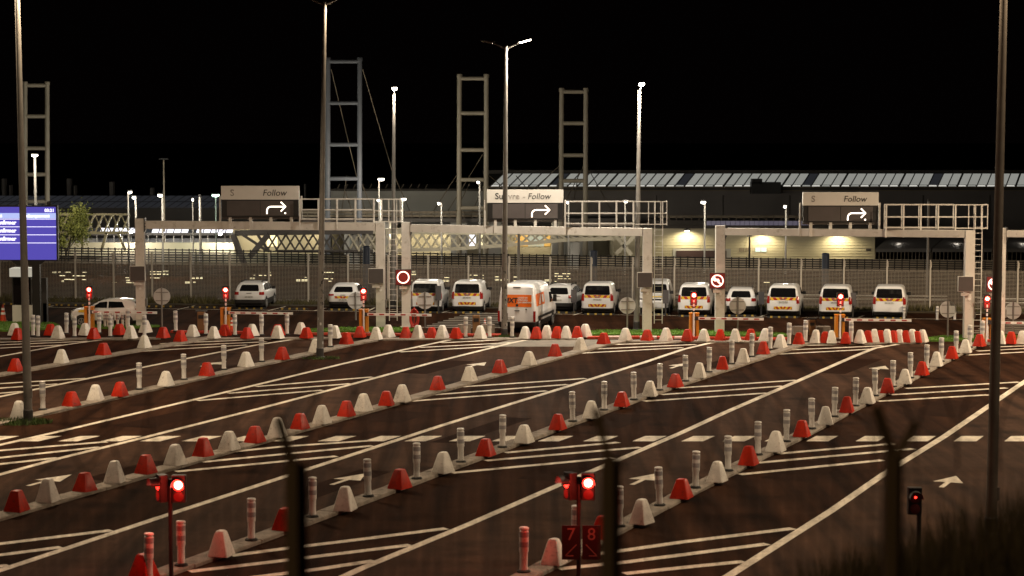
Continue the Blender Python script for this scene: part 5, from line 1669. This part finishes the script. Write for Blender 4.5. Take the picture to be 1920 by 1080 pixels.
for x, y in ((245, 435), (413, 438.5)):
    p = A(x, y, Y - 3)
    q = MB().lathe([(.02, -.13), (.1, -.1), (.15, 0), (.1, .1), (.02, .13)], 14); q.v = [(p.x + a_, Y - 3 + b_, p.z + c_) for a_, b_, c_ in q.v]; q.build('floodlight', M_LAMPF, t)
    MB().bar((p.x, Y - 2.9, p.z + .1), (p.x, Y, p.z + .3), .05).build('floodlight_bracket', M_DARK, t)
    lamp('floodlight_glow', (p.x, Y - 3.4, p.z), 700, (1, .95, .85), .15, parent=t)

# ------------------------------------------------------------------ lattice bridges
def tube_between(mb, p, q, r): mb.bar(p, q, r)
Y = 164
t = thing('lattice_bridge', 'pale lattice girder bridge behind the gantries', 'bridge', (0, 0, 0))
def P(x, y, o=0): return A(x, y, Y + o)
MB().bar(P(440, 437), P(700, 433), .42).build('top_chord', M_TRUSSD, t)  # left chord: silhouette against the pale wall put into the colour
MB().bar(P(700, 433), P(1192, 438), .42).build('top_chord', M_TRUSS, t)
MB().bar(P(520, 471), P(700, 471), .22).build('bottom_chord', M_TRUSSD, t)  # bottom chord in the same silhouette colour
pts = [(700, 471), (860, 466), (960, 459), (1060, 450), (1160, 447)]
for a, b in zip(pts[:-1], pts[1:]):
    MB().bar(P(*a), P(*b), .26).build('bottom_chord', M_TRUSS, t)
def ybot(x):
    if x <= 700: return 471
    for a, b in zip(pts[:-1], pts[1:]):
        if a[0] <= x <= b[0]:
            return a[1] + (b[1] - a[1]) * (x - a[0]) / (b[0] - a[0])
    return 447
k = 0
x = 500
while x < 1150:
    yb_ = ybot(min(x + 10, 1160))
    w = 21
    m = M_TRUSSD if x < 640 else M_TRUSS  # left braces darker in colour to stand as a silhouette
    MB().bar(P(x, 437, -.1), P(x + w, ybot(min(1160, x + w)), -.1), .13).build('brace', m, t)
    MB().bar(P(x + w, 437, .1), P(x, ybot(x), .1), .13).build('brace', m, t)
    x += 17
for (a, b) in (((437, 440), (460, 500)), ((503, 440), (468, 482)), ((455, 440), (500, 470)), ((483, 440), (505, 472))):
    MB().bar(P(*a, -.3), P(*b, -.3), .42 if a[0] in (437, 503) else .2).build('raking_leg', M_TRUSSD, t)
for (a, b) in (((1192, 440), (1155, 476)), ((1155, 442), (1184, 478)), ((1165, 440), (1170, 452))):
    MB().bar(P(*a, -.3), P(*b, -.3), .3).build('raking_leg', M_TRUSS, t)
for x in (665, 690, 1078):
    MB().tube(P(x, 434, .5), P(x, 505, .5), .4, n=12).build('pier', M_GREYW, t)
Y = 166
t = thing('foot_bridge', 'olive lattice footbridge behind the leafy tree at the left', 'bridge', (0, 0, 0))
MB().bar(P(108, 402), P(243, 402), .16).build('top_chord', M_TRUSSL, t)
MB().bar(P(108, 437), P(243, 436), .2).build('bottom_chord', M_TRUSSL, t)
for k in range(8):
    x = 112 + k * 16.5
    MB().bar(P(x + 16, 403), P(x, 436), .13).build('brace', M_TRUSSL, t)
    MB().bar(P(x, 403, .3), P(x + 14, 436, .3), .09).build('brace', M_TRUSSL, t)
for a, b in (((200, 437), (190, 470)), ((222, 437), (235, 470)), ((130, 437), (130, 475)), ((155, 437), (155, 475))):
    MB().bar(P(*a), P(*b), .2).build('leg', M_TRUSSL, t)
# ------------------------------------------------------------------ bridge pylons
def pylon(xl, xr, ytop, bars, ybot_, Y, m, label, cables):
    base = A((xl + xr) / 2, ybot_, Y)
    t = thing('bridge_pylon', label, 'pylon', (base.x, Y, 0), 0, 'ladder-shaped bridge pylons')
    o = Vector((base.x, Y, 0))
    s = Y / F
    for x in (xl, xr):
        a, b = A(x, ytop, Y) - o, A(x - 1, ybot_, Y) - o
        MB().tube((b.x, 0, 0), (a.x, 0, a.z), .22, .19, 14).lathe([(.23, 0), (.23, .25), (.2, .3)], 14, c=(a.x, 0, a.z - .25)).build('leg', m, t)
    for y in bars:
        a, b = A(xl, y, Y) - o, A(xr, y, Y) - o
        MB().tube(a, b, .17, n=12).build('crossbar', m, t)
    for x0, y0, x1, y1 in cables:
        MB().tube(A(x0, y0, Y + .3) - o, A(x1, y1, Y + 8) - o, .035, n=6).build('stay_cable', M_FASC, t)
pylon(47, 88.5, 154, (160, 218, 278, 327, 378), 400, 178, M_PYL, 'ladder-shaped pylon behind the nearest left mast', ())
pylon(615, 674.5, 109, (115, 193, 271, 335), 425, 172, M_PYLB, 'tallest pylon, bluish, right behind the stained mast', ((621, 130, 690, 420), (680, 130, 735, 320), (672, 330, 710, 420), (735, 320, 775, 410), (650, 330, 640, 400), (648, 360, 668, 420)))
pylon(861.5, 912, 140, (147, 212, 281, 337, 390), 416, 176, M_PYL, 'pylon left of the middle lamp mast', ((862, 150, 862, 330), (862, 320, 800, 415), (905, 290, 830, 412), (880, 345, 845, 415), (918, 330, 990, 390), (905, 350, 880, 412)))
pylon(1053, 1098.5, 166, (172, 231, 291, 339), 412, 177, M_PYL, 'pylon above the middle gantry, right of its sign', ((1050, 310, 1000, 355), (1095, 310, 1060, 378), (1105, 320, 1150, 400), (1085, 325, 1075, 380), (1055, 330, 1020, 390), (968, 330, 985, 350)))
# ------------------------------------------------------------------ small far lamps
def far_lamp(x, yt, yb, Y0, label, m=None, power=0, r=.05, hd=.16, dx=0, lit=True, pole_m=None, col=(1, .9, .72)):
    Y = 136 if Y0 < 140 else 155 + (Y0 - 180) * .25
    a, b = A(x, yt, Y), A(x, yb, Y)
    t = thing('street_lamp', label, 'street lamp', (b.x, Y, 0), 0, 'small far street lamps')
    s = Y / F
    h = a.z
    MB().tube((0, 0, 0), (0, 0, h), r * 1.25, r, 8).build('pole', pole_m or M_STEEL, t)
    ex = dx * s
    if dx:
        MB().tube((0, 0, h), (ex, 0, h + .04), r * .8, r * .6, 8).build('arm', pole_m or M_STEEL, t)
    q = MB().rings([(h - .06, -hd, hd, hd, hd * .9), (h + .06, -hd * .9, hd * .9, hd * .9, hd * .8)], smooth=False)
    q.v = [(x_ + ex, y_, z_ + .09) for x_, y_, z_ in q.v]
    q.build('lantern', M_DARK, t)
    if lit:
        q = MB().lathe([(hd * .3, -.16), (hd * .75, -.12), (hd * .85, -.02), (hd * .6, .02)], 12, c=(ex, -.03, h + .04)); q.build('lens', m or M_LAMPF, t)
        if power:
            lamp('street_light', (ex, -2.4, h - .6), power * 3.2, col, .12, parent=t)
    return t
far_lamp(67, 291, 400, 215, 'twin far lamp inside the left pylon', power=600, hd=.3, r=.1)
far_lamp(308, 300, 400, 250, 'unlit far lamp on a tall dark pole above the left hall', lit=False, hd=.4, pole_m=M_FASC, r=.06)
far_lamp(241, 360, 430, 190, 'leftmost of the three close far lamps left of centre', dx=4, power=130, r=.06)
far_lamp(255, 370, 430, 180, 'far lamp just above the leftmost gantry post', dx=-3, power=190, r=.065)
far_lamp(305, 366, 430, 180, 'bright far lamp right of the leftmost gantry post', dx=-4, power=330, hd=.2, r=.06)
far_lamp(362, 374, 430, 190, 'thin bright far post left of the left sign board', power=100, hd=.08)
far_lamp(375.5, 369, 430, 185, 'thick grey far post left of the left sign board', lit=False, hd=.1, r=.09)
far_lamp(405, 366, 430, 230, 'pair of greenish floodlights left of the left sign board', m=M_LAMPG, hd=.34, power=120, col=(.6, 1, .75))
far_lamp(711, 336, 430, 240, 'bright star-like far lamp left of the slender mast', dx=4, power=500, hd=.3)
far_lamp(713.5, 375, 430, 180, 'far lamp on the left gantry\'s right end', dx=-4, power=160, r=.07, hd=.1)
far_lamp(754.5, 373, 430, 180, 'far lamp just right of the slender lit mast', dx=3, power=300, hd=.19, r=.06)
far_lamp(828, 381, 430, 180, 'far lamp between the slender mast and the third pylon', dx=-5, power=160, r=.06, hd=.1)
far_lamp(899.5, 341, 415, 215, 'far lamp framed by the third pylon', dx=-3, power=160, r=.07, hd=.12)
far_lamp(1066, 379, 430, 190, 'left far lamp seen through the middle gantry railing', dx=-2, power=120, hd=.1)
far_lamp(1172, 377, 430, 190, 'right far lamp seen through the middle gantry railing', power=220, hd=.2, dx=1)
far_lamp(1321, 379, 478, 190, 'bright far lamp before the dark hall right of centre', dx=-3, power=330, hd=.22, r=.06)
far_lamp(1473, 387, 478, 195, 'smaller far lamp left of the right sign board', dx=-2, power=170, hd=.13, r=.065)
far_lamp(1405, 444, 490, 178, 'short dark unlit lamp before the beige shed', lit=False, hd=.2, pole_m=M_BLACK, r=.06)
far_lamp(1739, 378, 520, 136, 'plain grey pole behind the right gantry railing', lit=False, hd=.05, pole_m=M_STEEL, r=.07)
far_lamp(972.5, 430, 520, 138, 'plain grey pole behind the orange-backed van', lit=False, hd=.05, pole_m=M_STEEL, r=.08)
# leafy tree at the left
b = A(122, 470, 163)
t = thing('leafy_tree', 'small yellow-green leafy tree beside the information display', 'tree', (b.x, 163, 0))
q = MB()
q.tube((0, 0, 0), (.1, 0, 1.6), .12, .08, 8)
rnd = random.Random(11)
limbs = []
for k in range(9):
    a = rnd.uniform(0, 6.28)
    e = Vector((.1 + 1.1 * math.cos(a), .9 * math.sin(a), rnd.uniform(2.0, 4.4)))
    q.tube((.1, 0, 1.4), e, .05, .015, 6)
    limbs.append(e)
q.build('trunk', M_BARK, t)
q = MB()
for k in range(5200):
    e = rnd.choice(limbs)
    p = e + Vector((rnd.gauss(0, .36), rnd.gauss(0, .36), rnd.gauss(0, .36)))
    u = Vector((rnd.uniform(-1, 1), rnd.uniform(-1, 1), rnd.uniform(-1, 1))).normalized() * rnd.uniform(.05, .11)
    w = u.orthogonal().normalized() * .05
    q.add([p - u, p + w, p + u, p - w], [(0, 1, 2, 3)])
q.build('crown', M_LEAF, t)

# ================================================================== FOREGROUND
# embankment under the viewer
q = MB()
pr = [(-30, 8.6), (9.6, 7.4), (14, 6.6), (26, 2.9), (38, .4), (43, -.2)]
vs = []
xs = [-40 + 4 * k for k in range(21)]
for x in xs:
    for y, z in pr:
        vs.append((x, y, z))
n = len(pr)
q.add(vs, [(i * n + j, (i + 1) * n + j, (i + 1) * n + j + 1, i * n + j + 1) for i in range(len(xs) - 1) for j in range(n - 1)])
struct('embankment', q, M_EARTH)
# tall dry stalks and a dark shrub on the embankment's edge at the lower right
rnd = random.Random(5)
def bank(y):
    for (ya, za), (yb_, zb) in zip(pr[:-1], pr[1:]):
        if ya <= y <= yb_:
            return za + (zb - za) * (y - ya) / (yb_ - ya)
    return 0
q = MB()
for k in range(5200):
    y = rnd.uniform(12.5, 19)
    u = rnd.random()
    x = (1430 + 620 * u - 960) / F * y
    top = 10.65 - (1085 - 190 * min(1, max(0, (u - .05) / .75)) ** .8 - 245) * y / F      # height the stand reaches here
    z0 = bank(y)
    h = (top - z0) * rnd.uniform(.72, 1.0)
    if h < .3: continue
    lx, ly = rnd.gauss(0, .10), rnd.gauss(0, .1)
    a = rnd.uniform(0, 6.28)
    w = rnd.uniform(.004, .011)
    dx_, dy_ = w * math.cos(a), w * math.sin(a)
    q.add([(x - dx_, y - dy_, z0 - .05), (x + dx_, y + dy_, z0 - .05), (x + lx * .4 + dx_, y + ly * .4 + dy_, z0 + h * .6), (x + lx * .4 - dx_, y + ly * .4 - dy_, z0 + h * .6), (x + lx * 1.5, y + ly * 1.5, z0 + h)],
          [(0, 1, 2, 3), (3, 2, 4)])
tag(q.build('dry_grass', M_DRY), 'tall dry stalks blurred in the lower right', 'grass', kind='stuff')
t = thing('dark_shrub', 'black blurred shrub in the lower right corner', 'shrub', (3.45, 14.5, bank(14.5)))
q = MB()
for k in range(60):
    a, e = rnd.uniform(0, 6.28), rnd.uniform(.5, 1.5)
    p = Vector((0, 0, 0)); d = Vector((math.cos(a) * math.cos(e), math.sin(a) * math.cos(e), math.sin(e)))
    for s_ in range(4):
        p2 = p + d * rnd.uniform(.2, .34)
        q.tube(p, p2, .014 - .003 * s_, .011 - .003 * s_, 5, caps=False)
        p = p2; d = (d + Vector((rnd.gauss(0, .3), rnd.gauss(0, .3), rnd.gauss(.05, .2)))).normalized()
q.build('stems', M_TWIG, t)
q = MB()
for k in range(4200):
    a, e, r_ = rnd.uniform(0, 6.28), rnd.uniform(.1, 1.5), rnd.uniform(.1, 1.0)
    p = Vector((r_ * .75 * math.cos(a) * math.cos(e), r_ * .8 * math.sin(a) * math.cos(e), r_ * math.sin(e) * 1.05))
    u = Vector((rnd.gauss(0, 1), rnd.gauss(0, 1), rnd.gauss(0, 1))).normalized() * .045
    w = u.orthogonal().normalized() * .025
    q.add([p - u, p + w, p + u, p - w], [(0, 1, 2, 3)])
q.build('crown', M_TWIG, t)
# signals at the lane ends
def signal(x, yl, Y, label, side=-1, plates=False, lit=True):
    p = A(x, yl, Y)
    t = thing('lane_signal', label, 'traffic light', (p.x, Y, 0), 0, 'lane signals near the viewer')
    z = p.z
    dx_ = -.22 if lit else .12
    MB().tube((dx_, .12, 0), (dx_, .12, z + .12), .055, n=12).build('post', mat('dark_signal_post', (.03, .028, .026), .6), t)
    for k, xx in enumerate(((0, -.5) if lit else (0,))):
        o = MB().rings([(z - .42, -.02, .2, .165, .04), (z + .22, -.02, .2, .165, .04)], smooth=False).build('signal_head', M_BLACK, t)
        o.location.x = xx
        o.location.y = .12 if xx else 0
        if xx: o.rotation_euler = (0, 0, R(-62))
        n = 14
        hood = MB()
        vs = []
        for yy in (-.02, -.24):
            vs += [(.155 * math.cos(R(-15 + 210 * k2 / n)), yy, z + .155 * math.sin(R(-15 + 210 * k2 / n))) for k2 in range(n + 1)]
        hood.add(vs, [(k2, k2 + 1, k2 + n + 2, k2 + n + 1) for k2 in range(n)])
        h = hood.build('visor', M_BLACK, o)
        lens = MB()
        n = 22
        lens.add([(.145 * math.cos(2 * math.pi * k2 / n), -.025, z + .145 * math.sin(2 * math.pi * k2 / n)) for k2 in range(n)] + [(0, -.06, z)], [(k2, (k2 + 1) % n, n) for k2 in range(n)], smooth=True)
        lens.build('lit_lens', M_REDH if lit else M_REDF, o)
        rc = (.095 if k == 0 else .05) if lit else .03
        core = MB()
        core.add([(rc * math.cos(2 * math.pi * k2 / n), -.055, z + rc * math.sin(2 * math.pi * k2 / n)) for k2 in range(n)] + [(0, -.075, z)], [(k2, (k2 + 1) % n, n) for k2 in range(n)], smooth=True)
        core.build('glowing_spot', M_REDL if lit else M_REDH, o)  # unlit signal: this small glowing dot stands in for a red reflection
        lens = MB()
        lens.add([(.12 * math.cos(2 * math.pi * k2 / n), -.025, z - .28 + .12 * math.sin(2 * math.pi * k2 / n)) for k2 in range(n)] + [(0, -.05, z - .28)], [(k2, (k2 + 1) % n, n) for k2 in range(n)], smooth=True)
        lens.build('dark_lens', M_REDF, o)
    if lit:
        lamp('signal_glow', (.25, -1.1, z), 90, (1, .05, .03), .10, parent=t)
        lamp('signal_glow', (-.95, -.2, z), 30, (1, .05, .03), .08, parent=t)
    if plates:
        a, b = A(1070.5, 985, Y), A(1109, 985, Y)
        for q_, txt, m in ((a, '7', 1), (b, '8', 1)):
            w, h = .43, .82
            zc = q_.z - h / 2
            MB().box((q_.x - p.x, 0, zc), (w, .03, h)).build('lane_plate', mat('dark_red_plate', (.03, .008, .008), .55), t)
            text(txt, .42, mat('plate_figure', (.26, .20, .17), .5), 'lane_number', t, (q_.x - p.x, -.02, zc + .06), align='CENTER')
            s_ = -1 if txt == '7' else 1
            mb = MB()
            cx = q_.x - p.x
            mb.bar((cx - s_ * .13, -.02, zc - .05), (cx + s_ * .13, -.02, zc - .32), .012, .025)
            mb.bar((cx + s_ * .13, -.02, zc - .32), (cx - s_ * .06, -.02, zc - .32), .012, .025)
            mb.build('plate_arrow', mat('plate_figure', (.26, .20, .17), .5), t)
    return t
signal(335, 909, 50.0, 'lit red twin signal at the lower left')
signal(1103, 905, 50.0, 'lit red twin signal above the 7 and 8 plates', plates=True)
signal(1716, 932, 50.0, 'dark signal with a dull red lens at the lower right', lit=False)
# fence in front of the viewer: posts with cranked tops, wires and a razor coil
NY = 9.0
def npost(x, ytop, ybend, ax, fork, label):
    b = A(x, ybend, NY)
    t = thing('near_fence_post', label, 'fence post', (b.x, NY, 7.42), 0, 'cranked fence posts near the viewer')
    z = b.z - 7.42
    MB().box((-.016, 0, z / 2), (.052, .07, z)).box((.026, .05, z / 2), (.036, .02, z)).build('upright', M_NFENCE, t)
    e = A(ax, ytop, NY) - Vector((b.x, NY, 7.42))
    MB().bar((0, 0, z - .03), (e.x, -.03, e.z), .034, .036).build('arm', M_NFENCE, t)
    if fork:
        e = A(*fork, NY) - Vector((b.x, NY, 7.42))
        MB().bar((0, 0, z - .03), (e.x, -.03, e.z), .03, .035).build('arm', M_NFENCE, t)
npost(554, 782, 872, 523, None, 'blurred cranked fence post left of the picture\'s middle')
npost(1146, 765, 862, 1116, None, 'blurred cranked fence post beside the 7 and 8 plates')
npost(1678, 762, 850, 1640, (1716, 790), 'blurred forked fence post at the lower right')
q = MB()
x0, x1 = A(-60, 900, NY).x, A(1980, 900, NY).x
zt = A(960, 885, NY).z
k = 0
x = x0
while x < x1:
    q.bar((x, NY + .03, 7.4), (x, NY + .03, zt), .003)
    x += .05
for k in range(9):
    q.bar((x0, NY + .035, zt - k * .2), (x1, NY + .035, zt - k * .2), .003)
o = q.build('near_fence_mesh', M_WIRE)
tag(o, 'blurred wire mesh of the fence in front of the viewer', 'fence mesh', kind='stuff')
q = MB()
L = x1 - x0
N = 900
pts = []
for k in range(N):
    a = k / N * 2 * math.pi * 26
    pts.append(Vector((x0 + L * k / N, NY + .1 + .16 * math.cos(a), zt + .17 + .17 * math.sin(a))))
for a, b in zip(pts[:-1], pts[1:]):
    q.tube(a, b, .0042, n=4, caps=False)
o = q.build('razor_wire', M_WIRE)
tag(o, 'coil of razor wire blurred along the top of the near fence', 'razor wire')
